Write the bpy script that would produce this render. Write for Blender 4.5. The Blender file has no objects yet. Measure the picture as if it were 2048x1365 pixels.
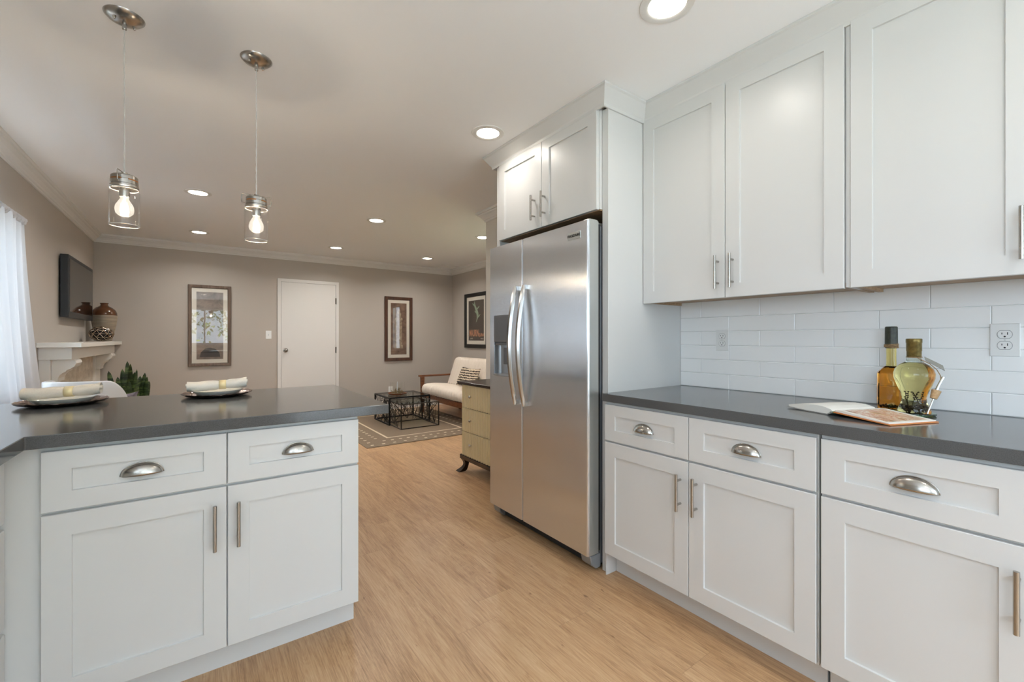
import bpy, bmesh, math, random
from mathutils import Vector, Matrix
R = math.radians
PI = math.pi
scene = bpy.context.scene
C = scene.collection
random.seed(7)

# ------------------------------------------------------------------ camera
cam_d = bpy.data.cameras.new('camera')
cam = bpy.data.objects.new('camera', cam_d)
C.objects.link(cam)
cam_d.sensor_width = 36.0
cam_d.lens = 36.0 * 869.6 / 2048
cam_d.shift_y = -4.9 / 2048
cam_d.clip_start = 0.02
cam.location = (0, 0, 1.188)
cam.rotation_euler = (R(90), 0, -R(35.68))
scene.camera = cam

# ------------------------------------------------------------------ world, sun, window light, exposure
SKY = 4.5
world = bpy.data.worlds.new('world')
scene.world = world
world.use_nodes = True
bg = world.node_tree.nodes['Background']
bg.inputs['Color'].default_value = (0.73, 0.87, 1.0, 1)
bg.inputs['Strength'].default_value = SKY
sun_d = bpy.data.lights.new('sun', 'SUN')
sun_d.energy = 30.0
sun_d.angle = R(1.5)
sun_d.color = (0.97, 0.97, 1.0)
sun = bpy.data.objects.new('sun', sun_d)
C.objects.link(sun)
sun.rotation_euler = (R(-38), 0, R(8))


def window_fill(loc, rot, sx, sy, power, col):
    d = bpy.data.lights.new('daylight_fill', 'AREA')
    d.shape = 'RECTANGLE'
    d.size, d.size_y = sx, sy
    d.energy = power
    d.color = col
    o = bpy.data.objects.new('daylight_fill', d)
    o.location = loc
    o.rotation_euler = rot
    C.objects.link(o)
    return o


# daylight lamps outside the openings; two unseen openings are added for light
DAY = (0.71, 0.865, 1.0)
DAYK = (0.60, 0.80, 1.0)
window_fill((-1.75, 3.30, 2.05), (R(90), 0, R(-90)), 2.6, 1.9, 125, DAY)
window_fill((0.60, -4.1, 3.2), (R(65), 0, 0), 3.8, 1.6, 600, DAYK)
window_fill((1.52, -2.97, 1.05), (R(152), 0, 0), 1.05, 1.95, 26, DAYK)  # added lamp at the made-up door opening, tilted up to brighten the ceiling
window_fill((-1.25, -1.10, 1.50), (R(156), 0, R(-90)), 2.0, 1.0, 31, DAYK)  # added lamp at the made-up side window, aimed mostly at the ceiling
window_fill((4.7, 4.4, 2.3), (R(90), 0, R(90)), 1.2, 1.2, 40, DAY)

vs = scene.view_settings
vs.view_transform = 'Standard'
vs.look = 'None'
vs.gamma = 1.0
vs.use_curve_mapping = False
vs.exposure = 0.38
cy = scene.cycles
cy.max_bounces = 10
cy.diffuse_bounces = 6
cy.glossy_bounces = 5
cy.transmission_bounces = 10
cy.transparent_max_bounces = 16
cy.caustics_reflective = False
cy.caustics_refractive = False
cy.sample_clamp_indirect = 6.0
cy.use_denoising = True
try:
    cy.denoiser = 'OPENIMAGEDENOISE'
except Exception:
    pass


# ------------------------------------------------------------------ materials
def lin(c):
    return tuple(((x / 255.0) / 12.92 if x / 255.0 <= 0.04045 else ((x / 255.0 + 0.055) / 1.055) ** 2.4) for x in c)


def mat(name, col, rough=0.5, metal=0.0, **kw):
    m = bpy.data.materials.new(name)
    m.use_nodes = True
    b = m.node_tree.nodes['Principled BSDF']
    b.inputs['Base Color'].default_value = (*lin(col), 1)
    b.inputs['Roughness'].default_value = rough
    b.inputs['Metallic'].default_value = metal
    for k, v in kw.items():
        b.inputs[k.replace('_', ' ')].default_value = v
    return m


def nn(m, typ, **kw):
    n = m.node_tree.nodes.new(typ)
    for k, v in kw.items():
        if k in n.bl_rna.properties.keys() and k not in n.inputs.keys():
            setattr(n, k, v)
        else:
            n.inputs[k].default_value = v
    return n


def ln(m, a, b):
    m.node_tree.links.new(a, b)


def bsdf(m):
    return m.node_tree.nodes['Principled BSDF']


def coord(m, scale=(1, 1, 1), out='Object'):
    tc = nn(m, 'ShaderNodeTexCoord')
    mp = nn(m, 'ShaderNodeMapping')
    mp.inputs['Scale'].default_value = scale
    ln(m, tc.outputs[out], mp.inputs['Vector'])
    return mp.outputs['Vector']


def ramp(m, fac, stops):
    r = nn(m, 'ShaderNodeValToRGB')
    el = r.color_ramp.elements
    while len(el) < len(stops):
        el.new(0.5)
    for e, (p, c) in zip(el, stops):
        e.position = p
        e.color = (*lin(c), 1)
    ln(m, fac, r.inputs['Fac'])
    return r.outputs['Color']


def noise(m, vec, scale, detail=4.0, rough=0.55, dist=0.0):
    n = nn(m, 'ShaderNodeTexNoise')
    n.inputs['Scale'].default_value = scale
    n.inputs['Detail'].default_value = detail
    n.inputs['Roughness'].default_value = rough
    n.inputs['Distortion'].default_value = dist
    ln(m, vec, n.inputs['Vector'])
    return n.outputs['Fac']


def bump(m, fac, strength, dist=0.002):
    b = nn(m, 'ShaderNodeBump')
    b.inputs['Strength'].default_value = strength
    b.inputs['Distance'].default_value = dist
    ln(m, fac, b.inputs['Height'])
    ln(m, b.outputs['Normal'], bsdf(m).inputs['Normal'])


def speckled(name, c0, c1, scale, rough, stretch=(1, 1, 1), bmp=0.0, metal=0.0, detail=5.0):
    m = mat(name, c0, rough, metal)
    f = noise(m, coord(m, stretch), scale, detail, 0.6)
    ln(m, ramp(m, f, [(0.32, c0), (0.68, c1)]), bsdf(m).inputs['Base Color'])
    if bmp:
        bump(m, f, bmp)
    return m


def thin_glass(name, tint=(255, 255, 255), rough=0.0, refl=1.0):
    m = bpy.data.materials.new(name)
    m.use_nodes = True
    nt = m.node_tree
    nt.nodes.clear()
    out = nt.nodes.new('ShaderNodeOutputMaterial')
    mix = nt.nodes.new('ShaderNodeMixShader')
    tr = nt.nodes.new('ShaderNodeBsdfTransparent')
    gl = nt.nodes.new('ShaderNodeBsdfGlossy')
    lw = nt.nodes.new('ShaderNodeLayerWeight')
    lw.inputs['Blend'].default_value = 0.5
    pw = nt.nodes.new('ShaderNodeMath')
    pw.operation = 'POWER'
    pw.inputs[1].default_value = 4.0
    nt.links.new(lw.outputs['Facing'], pw.inputs[0])
    fr = nt.nodes.new('ShaderNodeMath')
    fr.operation = 'MULTIPLY_ADD'
    fr.inputs[1].default_value = 0.6
    fr.inputs[2].default_value = 0.045
    nt.links.new(pw.outputs[0], fr.inputs[0])
    tr.inputs['Color'].default_value = (*lin(tint), 1)
    gl.inputs['Roughness'].default_value = rough
    mu = nt.nodes.new('ShaderNodeMath')
    mu.operation = 'MULTIPLY'
    mu.inputs[1].default_value = refl
    nt.links.new(fr.outputs[0], mu.inputs[0])
    nt.links.new(mu.outputs[0], mix.inputs[0])
    nt.links.new(tr.outputs[0], mix.inputs[1])
    nt.links.new(gl.outputs[0], mix.inputs[2])
    nt.links.new(mix.outputs[0], out.inputs[0])
    return m


def emitter(name, col, strength):
    m = mat(name, col, 0.5)
    bsdf(m).inputs['Emission Color'].default_value = (*lin(col), 1)
    bsdf(m).inputs['Emission Strength'].default_value = strength
    return m


def paint(name, col, rough, tex=0.0, scale=900):
    m = mat(name, col, rough)
    if tex:
        bump(m, noise(m, coord(m), scale, 2), tex, 0.0006)
    return m


WHITE = paint('white cabinet lacquer', (211, 211, 210), 0.32)
WHITE_IN = paint('white trim paint', (226, 225, 222), 0.4)
CEIL = paint('ceiling paint', (246, 247, 248), 0.85, 0.25, 260)
TAUPE = paint('taupe wall paint', (184, 177, 169), 0.75, 0.3, 320)
DOORW = paint('door paint', (226, 223, 219), 0.42)
PLASTIC = paint('white plastic', (236, 236, 234), 0.28)
SLOT = mat('slot black', (14, 14, 14), 0.6)
DARKGAP = mat('shadow gap grey', (120, 121, 123), 0.7)
MAPLE = speckled('raw maple underside', (158, 128, 98), (186, 158, 126), 6, 0.5, (12, 1, 12))
QUARTZ = speckled('grey quartz', (72, 73, 74), (92, 93, 94), 420, 0.13)
NICKEL = mat('brushed nickel', (178, 174, 168), 0.26, 1.0)
CHROME = mat('chrome', (225, 225, 225), 0.08, 1.0)
GROUT = mat('white grout', (215, 216, 215), 0.8)
TILE = mat('white ceramic tile', (250, 250, 249), 0.1)
RUBBER = mat('dark rubber', (30, 31, 33), 0.6)
FRIDGE_GREY = mat('fridge grey plastic', (104, 106, 110), 0.4)
FRIDGE_BODY = mat('fridge side grey', (92, 96, 102), 0.45)
SILVER = mat('satin silver edge', (205, 208, 206), 0.35, 0.85)
CAVITY = mat('dispenser silver plastic', (165, 169, 173), 0.3, 0.6)

STEEL = mat('stainless steel', (230, 233, 237), 0.25, 1.0)
bsdf(STEEL).inputs['Anisotropic'].default_value = 1.0
tg = nn(STEEL, 'ShaderNodeTangent')
tg.direction_type = 'RADIAL'
tg.axis = 'Z'
ln(STEEL, tg.outputs[0], bsdf(STEEL).inputs['Tangent'])
bsdf(STEEL).inputs['Anisotropic Rotation'].default_value = 0.0
_w = noise(STEEL, coord(STEEL, (1, 1.1, 0.8)), 2.6, 1.5)
bump(STEEL, _w, 0.35, 0.012)


def wood(name, c0, c1, c2, rough=0.4, grain=(28, 28, 2)):
    m = mat(name, c1, rough)
    f = noise(m, coord(m, grain), 1.6, 6, 0.6, 0.6)
    ln(m, ramp(m, f, [(0.25, c0), (0.5, c1), (0.75, c2)]), bsdf(m).inputs['Base Color'])
    bump(m, f, 0.15, 0.001)
    return m


WALNUT = wood('walnut wood', (70, 38, 20), (112, 66, 38), (140, 88, 52), 0.35, (3, 26, 26))
ESPRESSO = wood('espresso wood', (22, 12, 9), (40, 22, 16), (58, 34, 24), 0.25, (26, 2, 26))
FRAME_TAUPE = wood('weathered brown frame wood', (78, 64, 54), (104, 86, 72), (124, 104, 88), 0.5, (20, 20, 3))
FRAME_BROWN = wood('dark brown frame wood', (48, 28, 18), (74, 44, 28), (92, 58, 38), 0.4, (20, 20, 3))
BLACKWOOD = mat('black frame wood', (18, 17, 17), 0.4)
MATBOARD = mat('cream mat board', (226, 219, 206), 0.8)
PANE = thin_glass('picture glass', refl=1.8)
WINPANE = thin_glass('window glass')

# floor: oak planks running along Y
FLOOR = mat('oak plank floor', (190, 152, 112), 0.36)
_m = FLOOR
tc = nn(_m, 'ShaderNodeTexCoord')
sx = nn(_m, 'ShaderNodeSeparateXYZ')
ln(_m, tc.outputs['Object'], sx.inputs[0])


def mth(m, op, a, b=None, c=None):
    n = nn(m, 'ShaderNodeMath')
    n.operation = op
    for i, v in enumerate((a, b, c)):
        if v is None:
            continue
        if isinstance(v, (int, float)):
            n.inputs[i].default_value = v
        else:
            ln(m, v, n.inputs[i])
    return n.outputs[0]


PW, PL = 0.182, 1.22
u = mth(_m, 'DIVIDE', mth(_m, 'ADD', sx.outputs['X'], 0.07), PW)
row = mth(_m, 'FLOOR', u)
wn = nn(_m, 'ShaderNodeTexWhiteNoise')
wn.noise_dimensions = '1D'
ln(_m, row, wn.inputs['W'])
v = mth(_m, 'ADD', mth(_m, 'DIVIDE', sx.outputs['Y'], PL), mth(_m, 'MULTIPLY', wn.outputs['Value'], 5.0))
col_ = mth(_m, 'FLOOR', v)
cmb = nn(_m, 'ShaderNodeCombineXYZ')
ln(_m, row, cmb.inputs[0])
ln(_m, col_, cmb.inputs[1])
wn2 = nn(_m, 'ShaderNodeTexWhiteNoise')
wn2.noise_dimensions = '2D'
ln(_m, cmb.outputs[0], wn2.inputs['Vector'])
seed = wn2.outputs['Value']
g1v = nn(_m, 'ShaderNodeCombineXYZ')
ln(_m, mth(_m, 'MULTIPLY', sx.outputs['X'], 9.0), g1v.inputs[0])
ln(_m, mth(_m, 'MULTIPLY', sx.outputs['Y'], 0.9), g1v.inputs[1])
ln(_m, mth(_m, 'MULTIPLY', seed, 37.0), g1v.inputs[2])
n1 = noise(_m, g1v.outputs[0], 1.5, 5, 0.62, 1.2)
g2v = nn(_m, 'ShaderNodeCombineXYZ')
ln(_m, mth(_m, 'MULTIPLY', sx.outputs['X'], 210.0), g2v.inputs[0])
ln(_m, mth(_m, 'MULTIPLY', sx.outputs['Y'], 8.0), g2v.inputs[1])
ln(_m, mth(_m, 'MULTIPLY', seed, 11.0), g2v.inputs[2])
n2 = noise(_m, g2v.outputs[0], 1.0, 3, 0.6, 0.3)
g3v = nn(_m, 'ShaderNodeCombineXYZ')
ln(_m, mth(_m, 'MULTIPLY', sx.outputs['X'], 24.0), g3v.inputs[0])
ln(_m, mth(_m, 'MULTIPLY', sx.outputs['Y'], 6.0), g3v.inputs[1])
ln(_m, mth(_m, 'MULTIPLY', seed, 23.0), g3v.inputs[2])
n3 = noise(_m, g3v.outputs[0], 1.0, 4, 0.6, 0.8)
knot = nn(_m, 'ShaderNodeMapRange')
ln(_m, n3, knot.inputs['Value'])
knot.inputs['From Min'].default_value = 0.68
knot.inputs['From Max'].default_value = 0.80
rings = mth(_m, 'SINE', mth(_m, 'MULTIPLY', n1, 95.0))
f = mth(_m, 'ADD', mth(_m, 'MULTIPLY', n1, 0.34), mth(_m, 'MULTIPLY', n2, 0.42))
f = mth(_m, 'ADD', f, mth(_m, 'MULTIPLY', rings, 0.020))
f = mth(_m, 'ADD', f, mth(_m, 'MULTIPLY', mth(_m, 'SUBTRACT', seed, 0.5), 0.075))
f = mth(_m, 'ADD', f, 0.075)
f = mth(_m, 'SUBTRACT', f, mth(_m, 'MULTIPLY', knot.outputs[0], 0.30))
base = ramp(_m, f, [(0.18, (104, 72, 48)), (0.34, (154, 117, 82)), (0.47, (189, 151, 112)), (0.62, (208, 174, 135))])
# seams
fu = mth(_m, 'FRACT', u)
fv = mth(_m, 'FRACT', v)
su = mth(_m, 'LESS_THAN', mth(_m, 'MINIMUM', fu, mth(_m, 'SUBTRACT', 1.0, fu)), 0.005)
sv = mth(_m, 'LESS_THAN', mth(_m, 'MINIMUM', fv, mth(_m, 'SUBTRACT', 1.0, fv)), 0.0009)
seam = mth(_m, 'MAXIMUM', su, sv)
mx = nn(_m, 'ShaderNodeMix')
mx.data_type = 'RGBA'
ln(_m, mth(_m, 'MULTIPLY', seam, 0.26), mx.inputs['Factor'])
ln(_m, base, mx.inputs[6])
mx.inputs[7].default_value = (*lin((92, 66, 44)), 1)
ln(_m, mx.outputs[2], bsdf(_m).inputs['Base Color'])
bump(_m, n2, 0.08, 0.001)

# ------------------------------------------------------------------ mesh helpers
def box(bm, x0, x1, y0, y1, z0, z1):
    P = [bm.verts.new((x, y, z)) for z in (z0, z1) for (x, y) in ((x0, y0), (x1, y0), (x1, y1), (x0, y1))]
    for q in ((3, 2, 1, 0), (4, 5, 6, 7), (0, 1, 5, 4), (1, 2, 6, 5), (2, 3, 7, 6), (3, 0, 4, 7)):
        bm.faces.new([P[i] for i in q])


def ringface(bm, rings, closed=True, caps=True):
    V = [[bm.verts.new(p) for p in r] for r in rings]
    n = len(V[0])
    for a, b in zip(V[:-1], V[1:]):
        for i in range(n if closed else n - 1):
            j = (i + 1) % n
            bm.faces.new((a[i], a[j], b[j], b[i]))
    if caps and closed:
        bm.faces.new(list(reversed(V[0])))
        bm.faces.new(V[-1])


def lathe(bm, prof, c=(0, 0, 0), seg=32, caps=False, sx=1.0, sy=1.0):
    rings = []
    for r, z in prof:
        rings.append([(c[0] + max(r, 1e-4) * sx * math.cos(2 * PI * i / seg), c[1] + max(r, 1e-4) * sy * math.sin(2 * PI * i / seg), c[2] + z) for i in range(seg)])
    ringface(bm, rings, True, caps)


def frame_of(d):
    d = d.normalized()
    up = Vector((0, 0, 1)) if abs(d.z) < 0.95 else Vector((1, 0, 0))
    a = d.cross(up).normalized()
    return a, a.cross(d).normalized()


def tube(bm, pts, r, seg=8, flat=None):
    pts = [Vector(p) for p in pts]
    rs = r if isinstance(r, (list, tuple)) else [r] * len(pts)
    rings = []
    pa = None
    for i, p in enumerate(pts):
        d = (pts[min(i + 1, len(pts) - 1)] - pts[max(i - 1, 0)])
        a, b = frame_of(d)
        if pa is not None:
            a2 = pa - d.normalized() * pa.dot(d.normalized())
            if a2.length > 1e-5:
                a = a2.normalized()
                b = a.cross(d.normalized())
        pa = a
        rings.append([p + a * math.cos(2 * PI * k / seg) * rs[i] + b * math.sin(2 * PI * k / seg) * rs[i] * (flat or 1.0) for k in range(seg)])
    ringface(bm, rings)


def bar(bm, a, b, w):
    """square bar between two points"""
    a, b = Vector(a), Vector(b)
    d = (b - a).normalized()
    p, q = frame_of(d)
    h = w / 2
    rings = [[c + p * sx_ * h + q * sy_ * h for sx_, sy_ in ((-1, -1), (1, -1), (1, 1), (-1, 1))] for c in (a, b)]
    ringface(bm, rings)


def prism(bm, poly, fn, t0, t1):
    """extrude a 2D polygon; fn(u, v, t) -> xyz"""
    ringface(bm, [[fn(u_, v_, t) for u_, v_ in poly] for t in (t0, t1)])


def sweep(bm, path, prof, side=1, closed=False):
    """profile (offset, z) swept along a 2D path; offset is to the left of travel (side=1)"""
    n = len(path)
    rings = []
    for i, p in enumerate(path):
        p = Vector(p)
        def nrm(a, b):
            d = (Vector(b) - Vector(a)).normalized()
            return Vector((-d.y, d.x)) * side
        if closed or 0 < i < n - 1:
            n0, n1 = nrm(path[i - 1], p), nrm(p, path[(i + 1) % n])
            m_ = (n0 + n1)
            m_ = m_ / max(m_.dot(n0), 1e-6)
        elif i == 0:
            m_ = nrm(p, path[1])
        else:
            m_ = nrm(path[-2], p)
        rings.append([(p.x + m_.x * o, p.y + m_.y * o, z) for o, z in prof])
    if closed:
        rings.append(rings[0])
    ringface(bm, rings, True, not closed)


def surf(bm, fn, nu, nv, closed_u=False):
    V = [[bm.verts.new(fn(i / nu, j / nv)) for i in range(nu + (0 if closed_u else 1))] for j in range(nv + 1)]
    n = len(V[0])
    for j in range(nv):
        for i in range(n if closed_u else n - 1):
            k = (i + 1) % n
            bm.faces.new((V[j][i], V[j][k], V[j + 1][k], V[j + 1][i]))


def root_loc(o):
    while o.parent:
        o = o.parent
    return o.location


def obj(name, bm, m, parent=None, bevel=0.0, smooth=False, solid=0.0, local=False, bseg=2, subsurf=0):
    """one mesh object; vertices are given in world space (or local to the thing if local)"""
    if isinstance(bm, bpy.types.Mesh):
        me = bm
    else:
        bmesh.ops.recalc_face_normals(bm, faces=bm.faces)
        me = bpy.data.meshes.new(name)
        bm.to_mesh(me)
        bm.free()
    me.materials.clear()
    for mm in (m if isinstance(m, (list, tuple)) else [m]):
        me.materials.append(mm)
    o = bpy.data.objects.new(name, me)
    C.objects.link(o)
    if parent is not None:
        o.parent = parent
        if not local:
            me.transform(Matrix.Translation(-Vector(root_loc(parent))))
    if smooth:
        for p in me.polygons:
            p.use_smooth = True
        if hasattr(me, 'set_sharp_from_angle'):
            me.set_sharp_from_angle(angle=R(38))
    if solid:
        md = o.modifiers.new('thickness', 'SOLIDIFY')
        md.thickness = solid
        md.offset = 0
    if subsurf:
        md = o.modifiers.new('smooth', 'SUBSURF')
        md.levels = md.render_levels = subsurf
    if bevel:
        md = o.modifiers.new('bevel', 'BEVEL')
        md.width = bevel
        md.segments = bseg
        md.limit_method = 'ANGLE'
        md.angle_limit = R(40)
    return o


def B():
    return bmesh.new()


def boxobj(name, b, m, parent=None, bevel=0.0, **kw):
    bm = B()
    box(bm, *b)
    return obj(name, bm, m, parent, bevel, **kw)


def thing(name, label, cat, loc=(0, 0, 0), group=None):
    o = bpy.data.objects.new(name, None)
    C.objects.link(o)
    o.empty_display_size = 0.1
    o.location = loc
    o['label'] = label
    o['category'] = cat
    if group:
        o['group'] = group
    return o


def tag(o, label, cat, group=None, kind=None):
    o['label'] = label
    o['category'] = cat
    if group:
        o['group'] = group
    if kind:
        o['kind'] = kind
    return o


def struct(o, label=None, cat=None):
    o['kind'] = 'structure'
    if label:
        o['label'] = label
    if cat:
        o['category'] = cat
    return o


def base_at(o, loc):
    """move a single-mesh thing's origin to its base"""
    o.data.transform(Matrix.Translation(-Vector(loc)))
    o.location = loc
    return o


def copy_tree(src, loc, label=None, parent=None):
    c = src.copy()
    C.objects.link(c)
    if parent is None:
        c.location = loc
        if label:
            c['label'] = label
    else:
        c.parent = parent
    for ch in list(src.children):
        copy_tree(ch, None, None, c)
    return c


def text_mesh(s, size, bold=0.0, extrude=0.0006, squash=1.0, spacing=1.0):
    cu = bpy.data.curves.new('lettering', 'FONT')
    cu.body = s
    cu.size = size
    cu.offset = bold
    cu.extrude = extrude
    cu.space_character = spacing
    cu.align_x = 'CENTER'
    cu.align_y = 'CENTER'
    t = bpy.data.objects.new('lettering', cu)
    C.objects.link(t)
    dg = bpy.context.evaluated_depsgraph_get()
    me = bpy.data.meshes.new_from_object(t.evaluated_get(dg))
    bpy.data.objects.remove(t)
    bpy.data.curves.remove(cu)
    me.transform(Matrix.Diagonal((squash, 1, 1, 1)))
    return me


# ------------------------------------------------------------------ room shell
XL, XR1, XR2 = -1.03, 2.31, 3.77          # left wall, kitchen right wall, living-room right wall
YB, YS, YF = -2.8, 3.66, 7.13             # wall behind the camera, end of kitchen wall, far wall
ZC = 2.44
T = 0.14


def wall_with_hole(axis, at, thick, a0, a1, holes, m, name):
    """wall slab on plane axis=at (thick away from the room), spanning a0..a1, with rectangular holes"""
    bm = B()
    def bx(p0, p1, z0, z1):
        if p1 - p0 < 1e-4 or z1 - z0 < 1e-4:
            return
        t0, t1 = sorted((at, at + thick))
        if axis == 'x':
            box(bm, t0, t1, p0, p1, z0, z1)
        else:
            box(bm, p0, p1, t0, t1, z0, z1)
    p = a0
    for (h0, h1, z0, z1) in sorted(holes):
        bx(p, h0, 0, ZC)
        bx(h0, h1, 0, z0)
        bx(h0, h1, z1, ZC)
        p = h1
    bx(p, a1, 0, ZC)
    return struct(obj(name, bm, m))


struct(boxobj('floor', (XL - T, XR2 + T, YB - T, YF + T, -0.12, 0), FLOOR))
struct(boxobj('ceiling', (XL - 0.35, XR2 + 0.35, YB - 0.5, YF + 0.3, ZC, ZC + 0.2), CEIL))
WL = (2.80, 4.32, 0.86, 1.93)             # left window hole
WB = (-0.55, 0.80, 1.0, 2.15)             # window behind the camera
WR = (3.93, 4.50, 0.92, 1.98)             # living-room right window
WK = (-2.15, -0.05, 1.0, 2.12)            # unseen window left of the camera, added for fill light
wall_with_hole('x', XL, -T, YB - T, YF + T, [WK, WL], TAUPE, 'wall_left')
wall_with_hole('y', YF, T, XL, XR2, [], TAUPE, 'wall_far')
wall_with_hole('x', XR2, T, YS, YF + T, [WR], TAUPE, 'wall_living_right')
WP = (0.97, 2.07, 0.0, 2.06)             # unseen door opening behind the camera, added for fill light
wall_with_hole('y', YB, -T, XL, XR1 + T, [WB, WP], TAUPE, 'wall_back')
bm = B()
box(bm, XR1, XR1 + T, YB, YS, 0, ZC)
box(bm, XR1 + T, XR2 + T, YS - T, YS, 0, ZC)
struct(obj('wall_kitchen_right', bm, paint('taupe wall paint with window light', (214, 210, 202), 0.75, 0.3, 320)))  # taupe wall coloured paler to stand for window light falling on it


def window(name, axis, at, hole, thick, out):
    """framed sash window in a wall hole; out = -1/1 outward direction"""
    h0, h1, z0, z1 = hole
    y = at + out * thick * 0.45
    f = 0.045
    bm = B()
    def bx(p0, p1, q0, q1, t=0.05):
        if axis == 'x':
            box(bm, y - t / 2, y + t / 2, p0, p1, q0, q1)
        else:
            box(bm, p0, p1, y - t / 2, y + t / 2, q0, q1)
    bx(h0, h0 + f, z0, z1)
    bx(h1 - f, h1, z0, z1)
    bx(h0 + f, h1 - f, z0, z0 + f)
    bx(h0 + f, h1 - f, z1 - f, z1)
    mid = (h0 + h1) / 2
    if h1 - h0 > 0.9:
        bx(mid - 0.02, mid + 0.02, z0 + f, z1 - f, 0.04)
    fr = struct(obj(name, bm, WHITE_IN))
    bm = B()
    if axis == 'x':
        P = [(y, h0 + f, z0 + f), (y, h1 - f, z0 + f), (y, h1 - f, z1 - f), (y, h0 + f, z1 - f)]
    else:
        P = [(h0 + f, y, z0 + f), (h1 - f, y, z0 + f), (h1 - f, y, z1 - f), (h0 + f, y, z1 - f)]
    bm.faces.new([bm.verts.new(p) for p in P])
    obj('glass_pane', bm, WINPANE, fr)
    bm = B()
    t0, t1 = sorted((at - out * 0.03, at + out * thick * 0.35))
    if axis == 'x':
        box(bm, t0, t1, h0 - 0.03, h1 + 0.03, z0 - 0.025, z0)
    else:
        box(bm, h0 - 0.03, h1 + 0.03, t0, t1, z0 - 0.025, z0)
    obj('sill', bm, WHITE_IN, fr, 0.004)
    return fr


window('window_1', 'x', XL, WL, T, -1)
window('window_2', 'y', YB, WB, T, -1)
window('window_added', 'x', XL, WK, T, -1)
window('door_added', 'y', YB, WP, T, -1)
window('window_3', 'x', XR2, WR, T, 1)

# crown moulding round the room
CROWN = [(0, 2.345), (0.012, 2.345), (0.013, 2.357), (0.022, 2.362), (0.027, 2.374), (0.044, 2.394), (0.06, 2.404),
         (0.064, 2.414), (0.074, 2.417), (0.078, 2.428), (0.078, ZC - 0.0005), (0, ZC - 0.0005)]
bm = B()
sweep(bm, [(XL, YB), (XL, YF), (XR2, YF), (XR2, YS), (XR1, YS), (XR1, 2.52)], CROWN, side=-1)
struct(obj('trim_1', bm, WHITE_IN, smooth=False))
# baseboards
BASEB = [(0, 0), (0.014, 0), (0.014, 0.075), (0.008, 0.088), (0, 0.09)]
bm = B()
sweep(bm, [(1.775, YF), (XR2, YF), (XR2, YS), (XR1, YS), (XR1, 3.45)], BASEB, side=-1)
struct(obj('baseboard_right', bm, WHITE_IN))
bm = B()
sweep(bm, [(XL, 2.75), (XL, 4.86)], BASEB, side=-1)
struct(obj('baseboard_left', bm, WHITE_IN))
bm = B()
sweep(bm, [(-0.70, YF), (0.912, YF)], BASEB, side=-1)
struct(obj('baseboard_far', bm, WHITE_IN))

# door in the far wall with its casing
D0, D1, DZ = 0.962, 1.725, 2.02
bm = B()
box(bm, D0 + 0.003, D1 - 0.003, YF - 0.016, YF - 0.001, 0.008, DZ - 0.003)
door = struct(obj('door_1', bm, DOORW, bevel=0.002))
bm = B()
lathe(bm, [(0.0, 0.062), (0.012, 0.061), (0.024, 0.053), (0.028, 0.042), (0.022, 0.03), (0.012, 0.024), (0.012, 0.01), (0.032, 0.007), (0.034, 0.0)], seg=24)
bmesh.ops.rotate(bm, verts=bm.verts, matrix=Matrix.Rotation(R(90), 3, 'X'))
bmesh.ops.translate(bm, verts=bm.verts, vec=(1.022, YF - 0.016, 1.015))
k = obj('knob', bm, NICKEL, door, smooth=True)
for hz in (1.77, 1.01, 0.25):
    bm = B()
    box(bm, D1 - 0.012, D1 + 0.012, YF - 0.019, YF - 0.015, hz - 0.045, hz + 0.045)
    tube(bm, [(D1, YF - 0.022, hz - 0.047), (D1, YF - 0.022, hz + 0.047)], 0.006, 8)
    obj('hinge', bm, NICKEL, door)
bm = B()
for a, b_, c_, d_ in ((0.918, D0, 0, 2.066), (D1, 1.769, 0, 2.066), (D0, D1, DZ, 2.066)):
    box(bm, a, b_, YF - 0.019, YF, c_, d_)
struct(obj('trim_2', bm, DOORW, bevel=0.002))

# ceiling access panel
bm = B()
for a in ((3.36, 3.375, 6.68, 6.98), (3.645, 3.66, 6.68, 6.98), (3.375, 3.645, 6.68, 6.695), (3.375, 3.645, 6.965, 6.98)):
    box(bm, *a, ZC - 0.006, ZC)
box(bm, 3.375, 3.645, 6.695, 6.965, ZC - 0.003, ZC)
vent = base_at(obj('ceiling_access_panel', bm, CEIL), (3.51, 6.83, ZC))
tag(vent, 'flat square white access panel in the ceiling near the far right corner', 'panel')

# ------------------------------------------------------------------ cabinet builders
class Fr:
    """local frame of a cabinet face: origin, u along the face, n outward"""
    def __init__(s, o, u, n):
        s.o, s.u, s.n = Vector(o), Vector(u), Vector(n)
    def p(s, a, z, d=0.0):
        q = s.o + s.u * a + s.n * d
        return (q.x, q.y, s.o.z + z)


def fbox(bm, fr, a0, a1, z0, z1, d0, d1):
    P = [bm.verts.new(fr.p(a, z, d)) for z in (z0, z1) for (a, d) in ((a0, d0), (a1, d0), (a1, d1), (a0, d1))]
    for q in ((3, 2, 1, 0), (4, 5, 6, 7), (0, 1, 5, 4), (1, 2, 6, 5), (2, 3, 7, 6), (3, 0, 4, 7)):
        bm.faces.new([P[i] for i in q])


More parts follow.
